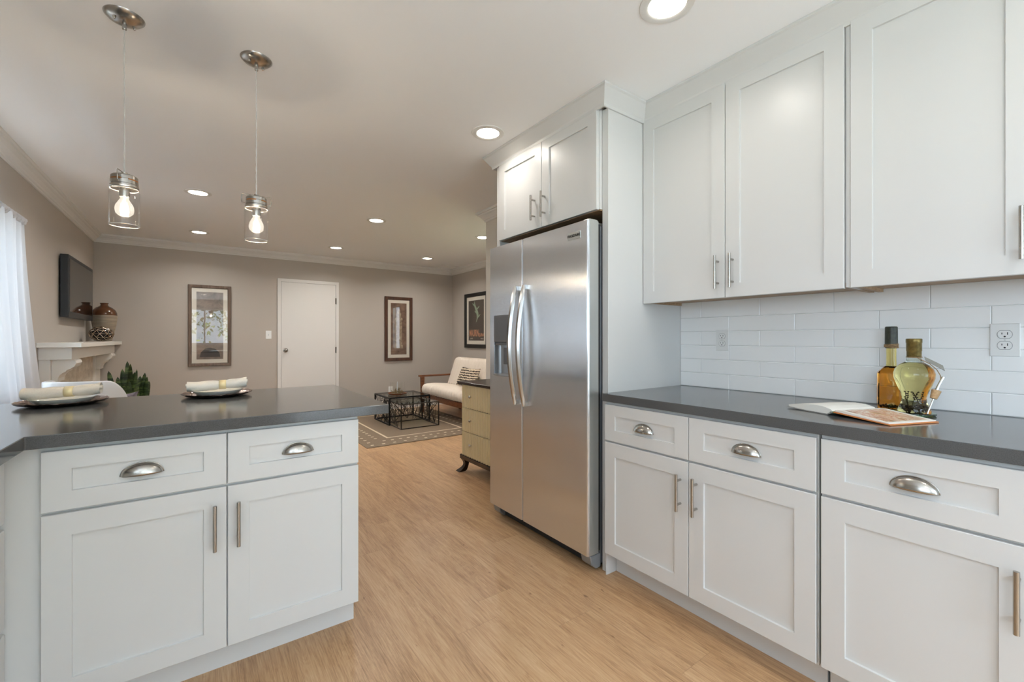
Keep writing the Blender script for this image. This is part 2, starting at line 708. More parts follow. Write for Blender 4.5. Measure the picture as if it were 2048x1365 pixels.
def shaker(bm, fr, a0, a1, z0, z1, sw=0.064, rw=0.064, th=0.019, rec=0.008):
    """one-piece shaker front: frame with recessed flat panel, back at d=0, face at d=th"""
    def ring(x0, x1, y0, y1, d):
        return [bm.verts.new(fr.p(x, y, d)) for x, y in ((x0, y0), (x1, y0), (x1, y1), (x0, y1))]
    e = 0.0015
    R_ = [ring(a0, a1, z0, z1, 0), ring(a0, a1, z0, z1, th - e), ring(a0 + e, a1 - e, z0 + e, z1 - e, th),
          ring(a0 + sw, a1 - sw, z0 + rw, z1 - rw, th), ring(a0 + sw + 0.001, a1 - sw - 0.001, z0 + rw + 0.001, z1 - rw - 0.001, th - rec)]
    for A, Bq in zip(R_[:-1], R_[1:]):
        for i in range(4):
            j = (i + 1) % 4
            bm.faces.new((A[i], A[j], Bq[j], Bq[i]))
    bm.faces.new(R_[-1])
    bm.faces.new(list(reversed(R_[0])))


def bar_handle(fr, a, z0, z1, parent, d=0.019):
    bm = B()
    so = 0.032
    tube(bm, [fr.p(a, z0, d + so), fr.p(a, z1, d + so)], 0.006, 14)
    for z in (z0 + 0.027, z1 - 0.027):
        tube(bm, [fr.p(a, z, d - 0.008), fr.p(a, z, d + so)], 0.005, 10)
    return obj('bar_handle', bm, NICKEL, parent, smooth=True)


def cup_pull(fr, a, z, parent, d=0.011, w=0.052, h=0.036, dep=0.026):
    bm = B()
    def fn(s, t):
        th = PI * s
        ph = PI / 2 * t
        rr = math.cos(ph)
        x = -math.cos(th) * w
        y = math.sin(th) * rr
        zz = math.sin(th) * math.sin(ph)
        return fr.p(a + x, z - 0.014 + zz * h, d + y * dep)
    surf(bm, fn, 24, 10)
    # flat flange round the dome against the drawer front
    def fl(s, t):
        th = PI * s
        k_ = 1.0 + 0.05 * t
        return fr.p(a - math.cos(th) * w * k_, z - 0.014 + math.sin(th) * h * (1 + 0.09 * t), d + 0.0015)
    surf(bm, fl, 24, 1)
    return obj('cup_pull', bm, NICKEL, parent, smooth=True, solid=0.002)


# ------------------------------------------------------------------ right base run (faces -X)
XD = 1.641                                # face of the doors
XC = XD + 0.019                           # face of the carcass
CT0, CT1 = 0.876, 0.914                   # worktop


def base_right(y0, y1, doors, label, hinge_right=True, end=False):
    t = thing('base_cabinet', label, 'cabinet', (XC + 0.3, (y0 + y1) / 2, 0), 'white base cabinets along the right wall')
    bm = B()
    box(bm, XC, XR1 - 0.002, y0, y1, 0.108, CT0 - 0.001)
    obj('carcass', bm, WHITE, t, 0.001)
    boxobj('toe_kick', (XD + 0.09, XD + 0.11, y0, y1, 0.0, 0.108), WHITE, t)
    fr = Fr((XC, y0, 0), (0, 1, 0), (-1, 0, 0))
    w = y1 - y0
    n = doors
    g = 0.003
    dw = (w - 0.003 * 2 - g * (n - 1)) / n
    for i in range(n):
        a0 = 0.003 + i * (dw + g)
        bm = B()
        shaker(bm, fr, a0, a0 + dw, 0.684, 0.862, 0.064, 0.054)
        dr = obj('drawer', bm, WHITE, t)
        cup_pull(fr, a0 + dw / 2, 0.772, dr)
        bm = B()
        shaker(bm, fr, a0, a0 + dw, 0.119, 0.675, 0.064, 0.066)
        do = obj('door', bm, WHITE, t)
        if n == 2:
            a = a0 + dw - 0.035 if i == 0 else a0 + 0.035
        else:
            a = a0 + 0.032
        bar_handle(fr, a, 0.468, 0.622, do)
    return t


base_right(0.574, 1.496, 2, 'white shaker base cabinet with two drawers and two doors beside the refrigerator panel')
base_right(0.108, 0.566, 1, 'single-drawer white shaker base cabinet at the right edge of the photo')
base_right(-0.80, 0.100, 2, 'white shaker base cabinet on the right wall nearest the camera')

bm = B()
box(bm, 1.632, XR1 - 0.002, -0.82, 1.503, CT0, CT1)
ct = base_at(obj('countertop', bm, QUARTZ, bevel=0.002), (1.97, 0.34, CT0))
tag(ct, 'long grey quartz countertop on the right wall carrying the bottles and open book', 'countertop')

# ------------------------------------------------------------------ fridge enclosure panels
tp = boxobj('tall_end_panel', (1.68, XR1 - 0.002, 1.504, 1.544, 0, 2.36), WHITE, bevel=0.0015)
base_at(tp, (2.0, 1.524, 0))
tag(tp, 'tall white end panel standing between the refrigerator and the right countertop', 'panel')
fp = boxobj('filler_post', (1.66, 1.73, 1.4965, 1.5035, 0, CT0 - 0.002), WHITE)
fp.parent = tp
fp.matrix_parent_inverse = Matrix.Translation(-Vector(tp.location))


# ------------------------------------------------------------------ wall cabinets
XU = 1.952
UZ0, UZ1 = 1.376, 2.363


def wall_cab(y0, y1, doors, label, handles):
    t = thing('wall_cabinet', label, 'cabinet', (2.13, (y0 + y1) / 2, UZ0), 'white wall cabinets above the right countertop')
    xf = XU + 0.019
    bm = B()
    box(bm, xf, XR1 - 0.002, y0, y1, UZ0 + 0.022, UZ1 + 0.012)
    obj('carcass', bm, WHITE, t)
    bm = B()
    box(bm, xf + 0.001, xf + 0.018, y0 + 0.016, y1 - 0.016, UZ0 + 0.004, UZ0 + 0.0215)
    box(bm, xf + 0.018, XR1 - 0.02, y0 + 0.016, y1 - 0.016, UZ0 + 0.018, UZ0 + 0.0218)
    box(bm, xf + 0.001, XR1 - 0.02, y0, y0 + 0.016, UZ0 + 0.004, UZ0 + 0.0215)
    box(bm, xf + 0.001, XR1 - 0.02, y1 - 0.016, y1, UZ0 + 0.004, UZ0 + 0.0215)
    obj('underside', bm, MAPLE, t)
    fr = Fr((xf, y0, 0), (0, 1, 0), (-1, 0, 0))
    w = y1 - y0
    g = 0.003
    dw = (w - 0.006 - g * (doors - 1)) / doors
    for i in range(doors):
        a0 = 0.003 + i * (dw + g)
        bm = B()
        shaker(bm, fr, a0, a0 + dw, UZ0, UZ1 - 0.003, 0.064, 0.062)
        do = obj('door', bm, WHITE, t)
        a = handles[i]
        a = a0 + dw - 0.035 if a > 0 else a0 + 0.03
        bar_handle(fr, a, 1.417, 1.571, do)
    return t


wall_cab(0.593, 1.503, 2, 'white two-door wall cabinet above the left outlet beside the refrigerator panel', (1, -1))
wall_cab(0.128, 0.579, 1, 'white single-door wall cabinet above the right outlet at the photo edge', (-1,))
wall_cab(-0.80, 0.120, 2, 'white two-door wall cabinet on the right wall nearest the camera', (1, -1))
struct(boxobj('trim_3', (1.964, 2.1, 0.5795, 0.5925, UZ0 + 0.004, UZ1 + 0.012), WHITE))

# over-fridge cabinet
t = thing('fridge_top_cabinet', 'short white two-door cabinet mounted over the refrigerator', 'cabinet', (1.95, 1.98, 1.846))
boxobj('carcass', (1.661, XR1 - 0.002, 1.546, 2.442, 1.852, 2.374), WHITE, t)
boxobj('side_panel', (1.655, XR1 - 0.002, 2.443, 2.482, 1.815, 2.374), WHITE, t, 0.001)
boxobj('underside', (1.663, XR1 - 0.02, 1.548, 2.441, 1.846, 1.851), MAPLE, t)
fr = Fr((1.660, 1.546, 0), (0, 1, 0), (-1, 0, 0))
for i, (a0, a1) in enumerate(((0.002, 0.439), (0.442, 0.892))):
    bm = B()
    shaker(bm, fr, a0, a1, 1.848, 2.358, 0.064, 0.062)
    do = obj('door', bm, WHITE, t)
    bar_handle(fr, a1 - 0.03 if i == 0 else a0 + 0.062, 1.897, 2.047, do)

# crown on top of the cabinets
CC = [(0, 2.352), (0.008, 2.352), (0.010, 2.366), (0.013, 2.372), (0.05, 2.424), (0.054, 2.427), (0.058, 2.43), (0.058, ZC - 0.0007), (0, ZC - 0.0007)]
bm = B()
sweep(bm, [(2.228, 2.51), (1.648, 2.51), (1.648, 1.503), (1.964, 1.503), (1.964, -0.82)], CC, side=-1)
struct(obj('trim_4', bm, WHITE))
bm = B()
box(bm, 1.648, XR1 - 0.1, 1.503, 2.51, 2.3745, ZC - 0.001)
box(bm, 1.964, XR1 - 0.1, -0.82, 1.503, 2.3755, ZC - 0.001)
struct(obj('trim_5', bm, WHITE))

# ------------------------------------------------------------------ backsplash tiles
bm = B()
xt = XR1 - 0.0005
th_, gr = 0.008, 0.0018
rows = [(0.9165 + 0.0778 * i) for i in range(7)]
rows[0] = CT1 + 0.001
zt = UZ0 + 0.02
YT1 = 1.503
for r_ in range(6):
    z0, z1 = rows[r_] + gr / 2, (rows[r_ + 1] if r_ < 5 else zt) - gr / 2
    off = 1.373 if (r_ % 2 == 1) else 1.213
    js = [off + 0.3165 * k_ for k_ in range(-9, 2)]
    js = [j for j in js if -0.82 < j < YT1 - 0.01]
    es = [-0.82] + js + [YT1]
    for a, b_ in zip(es[:-1], es[1:]):
        y0, y1 = a + gr / 2, b_ - gr / 2
        x0 = xt - th_
        e = 0.002
        V = [bm.verts.new(p) for p in ((xt - 0.004, y0, z0), (xt - 0.004, y1, z0), (xt - 0.004, y1, z1), (xt - 0.004, y0, z1))]
        W = [bm.verts.new(p) for p in ((x0 + 0.0008, y0 + 0.0006, z0 + 0.0006), (x0 + 0.0008, y1 - 0.0006, z0 + 0.0006), (x0 + 0.0008, y1 - 0.0006, z1 - 0.0006), (x0 + 0.0008, y0 + 0.0006, z1 - 0.0006))]
        U = [bm.verts.new(p) for p in ((x0, y0 + e, z0 + e), (x0, y1 - e, z0 + e), (x0, y1 - e, z1 - e), (x0, y0 + e, z1 - e))]
        for A, Q in ((V, W), (W, U)):
            for i in range(4):
                j = (i + 1) % 4
                bm.faces.new((A[i], A[j], Q[j], Q[i]))
        bm.faces.new(U)
bs = obj('backsplash', bm, TILE)
base_at(bs, (2.3, 0.34, CT1))
tag(bs, 'glossy white subway tile backsplash above the right countertop', 'backsplash')
g_ = boxobj('grout', (xt - 0.0055, xt, -0.82, YT1, CT1 + 0.0005, zt), GROUT)
g_.parent = bs
g_.matrix_parent_inverse = Matrix.Translation(-Vector(bs.location))


# ------------------------------------------------------------------ outlets and switch
def outlet(fr, a, z, label, group):
    t = thing('wall_outlet', label, 'outlet', fr.p(a, z), group)
    bm = B()
    fbox(bm, fr, a - 0.036, a + 0.036, z - 0.058, z + 0.058, 0, 0.005)
    obj('cover_plate', bm, PLASTIC, t, 0.003)
    for dz in (0.0195, -0.0195):
        bm = B()
        prof = []
        for i in range(28):
            th = 2 * PI * i / 28
            x, y = 0.0172 * math.cos(th), 0.0172 * math.sin(th)
            prof.append((x, max(-0.0135, min(0.0135, y))))
        ringface(bm, [[fr.p(a + x, z + dz + y, d) for x, y in prof] for d in (0.004, 0.0068)])
        f_ = obj('receptacle', bm, PLASTIC, t)
        bm = B()
        ringface(bm, [[fr.p(a + x * 1.07, z + dz + y * 1.08, d) for x, y in prof] for d in (0.0045, 0.0052)])
        obj('rim', bm, DARKGAP, f_)
        bm = B()
        s = 1 if fr.u.cross(Vector((0, 0, 1))).dot(fr.n) > 0 else -1
        fbox(bm, fr, a - 0.0075, a - 0.0055, z + dz - 0.001, z + dz + 0.0075, 0.005, 0.0071)
        fbox(bm, fr, a + 0.0055, a + 0.0075, z + dz, z + dz + 0.0065, 0.005, 0.0071)
        ringface(bm, [[fr.p(a + 0.0027 * math.cos(q), z + dz - 0.0075 + 0.0027 * math.sin(q), d) for q in [2 * PI * i / 12 for i in range(12)]] for d in (0.005, 0.0071)])
        obj('slots', bm, SLOT, f_)
    bm = B()
    ringface(bm, [[fr.p(a + 0.0025 * math.cos(q), z + 0.0025 * math.sin(q), d) for q in [2 * PI * i / 12 for i in range(12)]] for d in (0.004, 0.006)])
    obj('screw', bm, SILVER, t)
    return t


fr = Fr((XR1 - 0.0087, 0, 0), (0, 1, 0), (-1, 0, 0))
outlet(fr, 1.249, 1.181, 'white double outlet on the tiles left of the bottles', 'kitchen wall outlets')
outlet(fr, 0.231, 1.183, 'white double outlet on the tiles right of the bottles', 'kitchen wall outlets')
fr = Fr((0, YF, 0), (1, 0, 0), (0, -1, 0))
outlet(fr, 2.605, 0.327, 'white double outlet low on the far wall behind the coffee tables', None)
t = thing('light_switch', 'white toggle light switch on the far wall left of the door', 'switch', (0.804, YF, 1.243))
bm = B()
fbox(bm, fr, 0.768, 0.840, 1.185, 1.301, 0, 0.006)
obj('cover_plate', bm, PLASTIC, t, 0.003)
bm = B()
fbox(bm, fr, 0.798, 0.810, 1.231, 1.255, 0.005, 0.014)
obj('toggle', bm, SILVER, t, 0.002)

# ------------------------------------------------------------------ peninsula (faces -Y) and left leg (faces +X)
YD = 1.80
YCf = YD + 0.019
t = thing('peninsula_cabinet', 'white shaker peninsula cabinet with two drawers and two doors', 'cabinet', (0.07, 2.1, 0))
boxobj('carcass', (-0.60, 0.526, YCf, 2.43, 0.108, CT0 - 0.001), WHITE, t, 0.001)
boxobj('toe_kick', (-0.60, 0.530, YD + 0.09, 2.43, 0.0, 0.1075), WHITE, t)
fr = Fr((-0.371, YCf, 0), (1, 0, 0), (0, -1, 0))
for i, (a0, a1) in enumerate(((0.0, 0.446), (0.450, 0.895))):
    bm = B()
    shaker(bm, fr, a0, a1, 0.684, 0.860, 0.064, 0.055)
    dr = obj('drawer', bm, WHITE, t)
    cup_pull(fr, (a0 + a1) / 2, 0.772, dr)
    bm = B()
    shaker(bm, fr, a0, a1, 0.119, 0.675, 0.064, 0.066)
    do = obj('door', bm, WHITE, t)
    bar_handle(fr, a1 - 0.034 if i == 0 else a0 + 0.030, 0.470, 0.624, do)

for (y0, y1, lab) in ((1.12, 1.812, 'white drawer cabinet of the left run against the peninsula corner'),
                      (0.42, 1.11, 'white drawer cabinet of the left run nearest the camera')):
    t = thing('drawer_cabinet', lab, 'cabinet', (-0.75, (y0 + y1) / 2, 0), 'drawer cabinets of the left run')
    boxobj('carcass', (XL + 0.002, -0.462, y0, y1, 0.108, CT0 - 0.001), WHITE, t)
    boxobj('toe_kick', (XL + 0.002, -0.54, y0, y1, 0, 0.108), WHITE, t)
    fr = Fr((-0.461, y0, 0), (0, 1, 0), (1, 0, 0))
    for z0, z1 in ((0.119, 0.364), (0.382, 0.655), (0.673, 0.860)):
        bm = B()
        shaker(bm, fr, 0.003, y1 - y0 - 0.003, z0, z1, 0.064, 0.055)
        dr = obj('drawer', bm, WHITE, t)
        cup_pull(fr, (y1 - y0) / 2, (z0 + z1) / 2, dr)

# L-shaped worktop
bm = B()
poly = [(-0.396, 1.773), (0.640, 1.773), (0.648, 2.715), (XL + 0.002, 2.715), (XL + 0.002, 0.40), (-0.396, 0.40)]
prism(bm, poly, lambda a, b_, c_: (a, b_, c_), CT0, CT1)
ct = obj('countertop', bm, QUARTZ, bevel=0.002)
base_at(ct, (0.1, 2.2, CT0))
tag(ct, 'L-shaped grey quartz countertop on the peninsula under the place settings', 'countertop')
for x in (-0.55, 0.40):
    bm = B()
    prism(bm, [(2.431, CT0 - 0.002), (2.66, CT0 - 0.002), (2.64, CT0 - 0.03), (2.46, 0.70), (2.431, 0.68)], lambda a, b_, c_: (c_, a, b_), x, x + 0.03)
    bk = obj('support_bracket', bm, WHITE)
    bk.parent = ct
    bk.matrix_parent_inverse = Matrix.Translation(-Vector(ct.location))

# ------------------------------------------------------------------ refrigerator
FX = 1.577
t = thing('refrigerator', 'stainless steel side-by-side refrigerator with water dispenser and curved handles', 'refrigerator', (1.95, 2.0, 0))
boxobj('cabinet_body', (1.672, 2.27, 1.552, 2.448, 0.03, 1.768), FRIDGE_BODY, t, 0.004)
boxobj('base_grille', (1.652, 1.9, 1.565, 2.44, 0.012, 0.082), RUBBER, t, 0.004)


def steel_door(name, y0, y1, hole=None):
    bm = B()
    x1 = 1.652
    e = 0.006
    z0, z1 = 0.092, 1.786
    segs = [(y0, y1, z0, z1)] if hole is None else [(hole[1], y1, z0, z1), (y0, hole[0], z0, z1), (hole[0], hole[1], z0, hole[2]), (hole[0], hole[1], hole[3], z1)]
    # front skin with slightly rolled vertical edges
    for (a, b_, c_, d_) in segs:
        Q = []
        if a == y0:
            Q += [(x1, a), (FX + 0.010, a), (FX + 0.003, a + 0.002), (FX, a + e)]
        else:
            Q += [(FX, a)]
        if b_ == y1:
            Q += [(FX, b_ - e), (FX + 0.003, b_ - 0.002), (FX + 0.010, b_), (x1, b_)]
        else:
            Q += [(FX, b_)]
        if len(Q) < 3:
            Q = [(FX + 0.002, a), Q[0], Q[1], (FX + 0.002, b_)]
        elif hole is not None:
            if a != y0:
                Q = [(x1, a)] + Q
            if b_ != y1:
                Q = Q + [(x1, b_)]
        ringface(bm, [[(x, y, z) for x, y in Q] for z in (c_, d_)])
    return obj(name, bm, STEEL, t)


fd = steel_door('refrigerator_door', 1.546, 2.087)
zd = steel_door('freezer_door', 2.093, 2.452, (2.222, 2.398, 0.955, 1.338))
for d_, y0, y1 in ((fd, 1.546, 2.087), (zd, 2.093, 2.452)):
    boxobj('door_gasket', (1.6525, 1.671, y0 + 0.006, y1 - 0.006, 0.10, 1.775), RUBBER, d_)
boxobj('side_trim', (FX + 0.012, 1.652, 1.5445, 1.5459, 0.093, 1.785), SILVER, fd)
bm = B()
box(bm, 1.60, 1.66, 1.556, 1.60, 1.786, 1.797)
box(bm, 1.655, 1.72, 1.558, 1.61, 1.769, 1.785)
obj('top_hinge', bm, SILVER, t, 0.003)
bm = B()
box(bm, 1.60, 1.66, 2.40, 2.44, 1.786, 1.797)
obj('top_hinge', bm, SILVER, t, 0.003)
# bottom hinge covers
for y0, y1 in ((1.553, 1.625), (2.375, 2.447)):
    bm = B()
    prism(bm, [(1.60, 0.084), (1.68, 0.084), (1.68, 0.012), (1.645, 0.010), (1.612, 0.038)], lambda a, b_, c_: (a, c_, b_), y0, y1)
    obj('hinge_cover', bm, mat('hinge cover grey', (150, 153, 156), 0.35, 0.5), t, 0.006)
# handles: flat bowed bars
for yh, par in ((2.135, zd), (2.048, fd)):
    bm = B()
    rings = []
    N = 28
    for i in range(N + 1):
        s = i / N
        z = 0.787 + s * (1.506 - 0.787)
        bow = 0.012 + 0.050 * math.sin(PI * s) ** 0.9
        w = 0.0165 * (0.6 + 0.4 * min(1, 12 * s, 12 * (1 - s)))
        xo = FX - bow
        ti = 0.016
        rings.append([(xo, yh - w, z), (xo - ti * 0.4, yh - w * 1.0, z), (xo - ti, yh - w * 0.5, z), (xo - ti, yh + w * 0.5, z), (xo - ti * 0.4, yh + w, z), (xo, yh + w, z)])
    ringface(bm, rings)
    for z in (0.80, 1.493):
        box(bm, FX - 0.022, FX - 0.0005, yh - 0.011, yh + 0.011, z - 0.012, z + 0.012)
    obj('handle', bm, mat('handle steel', (196, 195, 192), 0.2, 1.0), par, smooth=True)
# dispenser
bm = B()
box(bm, FX - 0.004, FX + 0.02, 2.224, 2.396, 1.165, 1.336)
box(bm, FX + 0.004, FX + 0.03, 2.230, 2.390, 1.145, 1.165)
obj('dispenser_panel', bm, FRIDGE_GREY, zd, 0.003)
bm = B()
def cav(s, q):
    th = PI * s
    return (FX + 0.005 + 0.062 * math.sin(th) ** 0.6, 2.310 + 0.086 * math.cos(th), 0.958 + q * 0.19)
surf(bm, cav, 20, 2)
obj('dispenser_cavity', bm, CAVITY, zd, smooth=True)
bm = B()
def tray(s, q):
    th = PI * s
    return [2.310 + 0.086 * math.cos(th), math.sin(th)]
pts = [(FX + 0.062 * math.sin(PI * i / 16), 2.310 + 0.086 * math.cos(PI * i / 16)) for i in range(17)]
pts2 = [(FX - 0.022 * math.sin(PI * i / 16), 2.310 + 0.090 * math.cos(PI * i / 16)) for i in range(17)]
prism(bm, pts2 + list(reversed(pts))[1:-1], lambda a, b_, c_: (a, b_, c_), 0.948, 0.960)
obj('drip_tray', bm, CAVITY, zd, 0.002)
bm = B()
box(bm, FX + 0.03, FX + 0.038, 2.285, 2.335, 1.02, 1.13)
obj('paddle', bm, FRIDGE_GREY, zd, 0.004)
# badge
bm = B()
box(bm, FX - 0.003, FX, 1.597, 1.690, 1.702, 1.740)
bd = obj('badge', bm, SILVER, fd, 0.001)
me = text_mesh('FRIGIDAIRE', 0.0185, 0.0004)
me.transform(Matrix(((0, 0, -1, FX - 0.0035), (-1, 0, 0, 1.6435), (0, 1, 0, 1.721), (0, 0, 0, 1))))
obj('lettering', me, SLOT, bd)


# ------------------------------------------------------------------ recessed lights
LENS = emitter('light lens', (255, 244, 226), 14.0)
def downlight(loc, label, power=6.8):
    t = thing('recessed_light', label, 'ceiling light', loc, 'recessed ceiling lights')
    x, y, z = loc
    bm = B()
    lathe(bm, [(0.068, -0.004), (0.074, -0.007), (0.098, -0.004), (0.1, 0.0), (0.068, -0.0005)], loc, 40)
    obj('trim_ring', bm, WHITE_IN, t, smooth=True)
    bm = B()
    lathe(bm, [(0.0, -0.004), (0.06, -0.004), (0.069, -0.002), (0.069, 0)], loc, 32)
    obj('lens', bm, LENS, t, smooth=True)
    d = bpy.data.lights.new('lamp', 'AREA')
    d.shape = 'DISK'
    d.size = 0.13
    d.energy = power
    d.color = (1.0, 0.955, 0.90)
    d.spread = R(150)
    o = bpy.data.objects.new('lamp', d)
    o.location = (0, 0, -0.009)
    o.parent = t
    C.objects.link(o)
    return t


downlight((1.42, 0.983, ZC), 'lit recessed ceiling light nearest the camera above the right cabinets', 1.6)
downlight((1.424, 2.234, ZC), 'lit recessed ceiling light in front of the cabinet over the refrigerator', 1.6)
downlight((-0.012, 4.595, ZC), 'lit recessed ceiling light just right of the left pendant jar')
downlight((-0.006, 6.30, ZC), 'lit recessed ceiling light nearest the far wall above the picture with the taupe frame')
downlight((1.52, 4.58, ZC), 'lit recessed ceiling light in the middle of the living room ceiling')
downlight((1.525, 6.28, ZC), 'lit recessed ceiling light near the far wall above the door')
downlight((2.88, 6.275, ZC), 'lit recessed ceiling light near the far right corner by the access panel')
downlight((2.843, 4.575, ZC), 'lit recessed ceiling light half hidden by the kitchen wall end')
downlight((1.42, -0.27, ZC), 'lit recessed ceiling light behind the camera on the right', 1.6)
downlight((0.1, -0.9, ZC), 'lit recessed ceiling light behind the camera', 1.6)

# ------------------------------------------------------------------ pendant lights
GLASS = thin_glass('clear jar glass', (252, 252, 252), refl=1.5)
GROUND = mat('ground glass rim', (250, 250, 250), 0.25, 0.0, Transmission_Weight=0.5, IOR=1.3)
BULB = thin_glass('glowing bulb glass', (255, 252, 246), refl=1.0)
_nt = BULB.node_tree
_em = _nt.nodes.new('ShaderNodeEmission')
_em.inputs['Color'].default_value = (1.0, 0.93, 0.82, 1)
_em.inputs['Strength'].default_value = 0.30
_ad = _nt.nodes.new('ShaderNodeAddShader')
_out = [n for n in _nt.nodes if n.type == 'OUTPUT_MATERIAL'][0]
_src = _out.inputs[0].links[0].from_socket
_nt.links.new(_src, _ad.inputs[0])
_nt.links.new(_em.outputs[0], _ad.inputs[1])
_nt.links.new(_ad.outputs[0], _out.inputs[0])
FIL = emitter('glowing filament', (255, 232, 196), 60.0)
CORD = thin_glass('clear cord jacket', (205, 205, 202), 0.2, 2.0)
CORDIN = mat('silver cord wire', (206, 205, 202), 0.4, 0.1)
COPPER = mat('warm metal slot', (176, 120, 74), 0.35, 0.9)


def pendant(loc, label, rot):
    t = thing('pendant_light', label, 'pendant light', loc, 'glass jar pendants over the peninsula')
    c = (0, 0, 0)
    zj = -0.814                            # jar bottom below the ceiling
    bm = B()
    lathe(bm, [(0.0, -0.026), (0.012, -0.026), (0.03, -0.023), (0.052, -0.013), (0.062, -0.003), (0.063, 0.0)], c, 40)
    obj('canopy', bm, NICKEL, t, smooth=True, local=True)
    bm = B()
    lathe(bm, [(0.0, -0.05), (0.0065, -0.05), (0.0075, -0.047), (0.0075, -0.024)], c, 16)
    for s in (-1, 1):
        a = R(35)
        lathe(bm, [(0.0, -0.030), (0.004, -0.029), (0.005, -0.026), (0.0045, -0.012)], (s * 0.034 * math.cos(a), s * 0.034 * math.sin(a), 0), 12)
    obj('cord_grip', bm, NICKEL, t, smooth=True, local=True)
    bm = B()
    n = 40
    ztop = zj + 0.202
    for ph in (0, PI):
        tube(bm, [(0.0016 * math.cos(ph + i * 1.1), 0.0016 * math.sin(ph + i * 1.1), -0.05 + (ztop + 0.05) * i / n) for i in range(n + 1)], 0.0016, 6)
    obj('cord', bm, CORDIN, t, smooth=True, local=True)
    # metal lid
    bm = B()
    lathe(bm, [(0.0, zj + 0.196), (0.036, zj + 0.195), (0.041, zj + 0.190), (0.0415, zj + 0.178), (0.040, zj + 0.177), (0.040, zj + 0.174), (0.0425, zj + 0.173), (0.0425, zj + 0.160), (0.0405, zj + 0.159),
               (0.0405, zj + 0.156), (0.044, zj + 0.155), (0.044, zj + 0.149), (0.0405, zj + 0.147), (0.0405, zj + 0.143), (0.0, zj + 0.143)], c, 40)
    lid = obj('lid', bm, NICKEL, t, smooth=True, local=True)
    for a0 in (0.3, 1.9, 3.5, 5.1):
        bm = B()
        surf(bm, lambda s, q: (0.0418 * math.cos(a0 + s * 1.1), 0.0418 * math.sin(a0 + s * 1.1), zj + 0.1735 + q * 0.0045), 10, 1)
        obj('lid_slot', bm, COPPER, lid, local=True)
    # wire bail
    bm = B()
    ca, sa = math.cos(rot), math.sin(rot)
    P = [(-0.043, zj + 0.165), (-0.056, zj + 0.165), (-0.057, zj + 0.172), (-0.057, zj + 0.200), (-0.054, zj + 0.204), (0.054, zj + 0.204), (0.057, zj + 0.200), (0.057, zj + 0.172), (0.056, zj + 0.165), (0.043, zj + 0.165)]
    tube(bm, [(x * ca, x * sa, z) for x, z in P], 0.0016, 8)
    lathe(bm, [(0.0, zj + 0.208), (0.009, zj + 0.208), (0.009, zj + 0.195)], c, 14)
    obj('wire_bail', bm, NICKEL, t, smooth=True, local=True)
    # glass jar, open below
    bm = B()
    lathe(bm, [(0.040, zj + 0.146), (0.044, zj + 0.141), (0.0465, zj + 0.132), (0.0468, zj + 0.003)], c, 48)
    obj('glass_jar', bm, GLASS, t, smooth=True, local=True)
    for rz, rr in ((0.0015, 0.0452), (0.1425, 0.0435)):
        bm = B()
        tube(bm, [(rr * math.cos(2 * PI * i / 48), rr * math.sin(2 * PI * i / 48), zj + rz) for i in range(49)], 0.0016, 8)
        obj('jar_rim', bm, GROUND, t, smooth=True, local=True)
    bm = B()
    lathe(bm, [(0.0, zj + 0.112), (0.016, zj + 0.112), (0.0165, zj + 0.114), (0.0165, zj + 0.143)], c, 20)
    obj('socket', bm, NICKEL, t, smooth=True, local=True)
    bm = B()
    lathe(bm, [(0.0125, zj + 0.113), (0.0135, zj + 0.104), (0.020, zj + 0.092), (0.0275, zj + 0.078), (0.0295, zj + 0.064), (0.0265, zj + 0.049), (0.017, zj + 0.039), (0.0, zj + 0.035)], c, 32)
    bu = obj('bulb', bm, BULB, t, smooth=True, local=True)
    bm = B()
    tube(bm, [(0, 0, zj + 0.112), (0, 0, zj + 0.088)], 0.003, 8)
    for k_ in range(7):
        a = 2 * PI * k_ / 7
        tube(bm, [(0.004 * math.cos(a), 0.004 * math.sin(a), zj + 0.092), (0.011 * math.cos(a), 0.011 * math.sin(a), zj + 0.052), (0.011 * math.cos(a + 0.45), 0.011 * math.sin(a + 0.45), zj + 0.052), (0.004 * math.cos(a + 0.45), 0.004 * math.sin(a + 0.45), zj + 0.092)], 0.0022, 6)
    obj('filament', bm, FIL, bu, local=True)
    d = bpy.data.lights.new('lamp', 'POINT')
    d.energy = 9
    d.shadow_soft_size = 0.014
    d.color = (1.0, 0.87, 0.7)
    o = bpy.data.objects.new('lamp', d)
    o.location = (0, 0, zj + 0.07)
    o.parent = t
    C.objects.link(o)
    return t


pendant((-0.238, 2.252, ZC), 'glass jar pendant light nearest the left wall with its bail turned edge-on', R(75))
pendant((0.206, 2.252, ZC), 'glass jar pendant light nearer the refrigerator with its wire bail seen broadside', R(-5))

# ------------------------------------------------------------------ place settings on the peninsula
HAMMERED = mat('hammered pewter', (150, 132, 124), 0.22, 1.0)
bump(HAMMERED, noise(HAMMERED, coord(HAMMERED), 75, 2), 0.8, 0.004)
CHINA = mat('white china', (236, 234, 228), 0.12)
LINEN = speckled('oatmeal linen', (216, 207, 194), (234, 228, 218), 160, 0.9, (1, 8, 8), 0.35)
LINENW = speckled('white linen', (224, 220, 212), (236, 233, 226), 160, 0.9, (1, 8, 8), 0.35)
GOLDRING = mat('pale gold ring', (242, 226, 180), 0.35, 0.3)


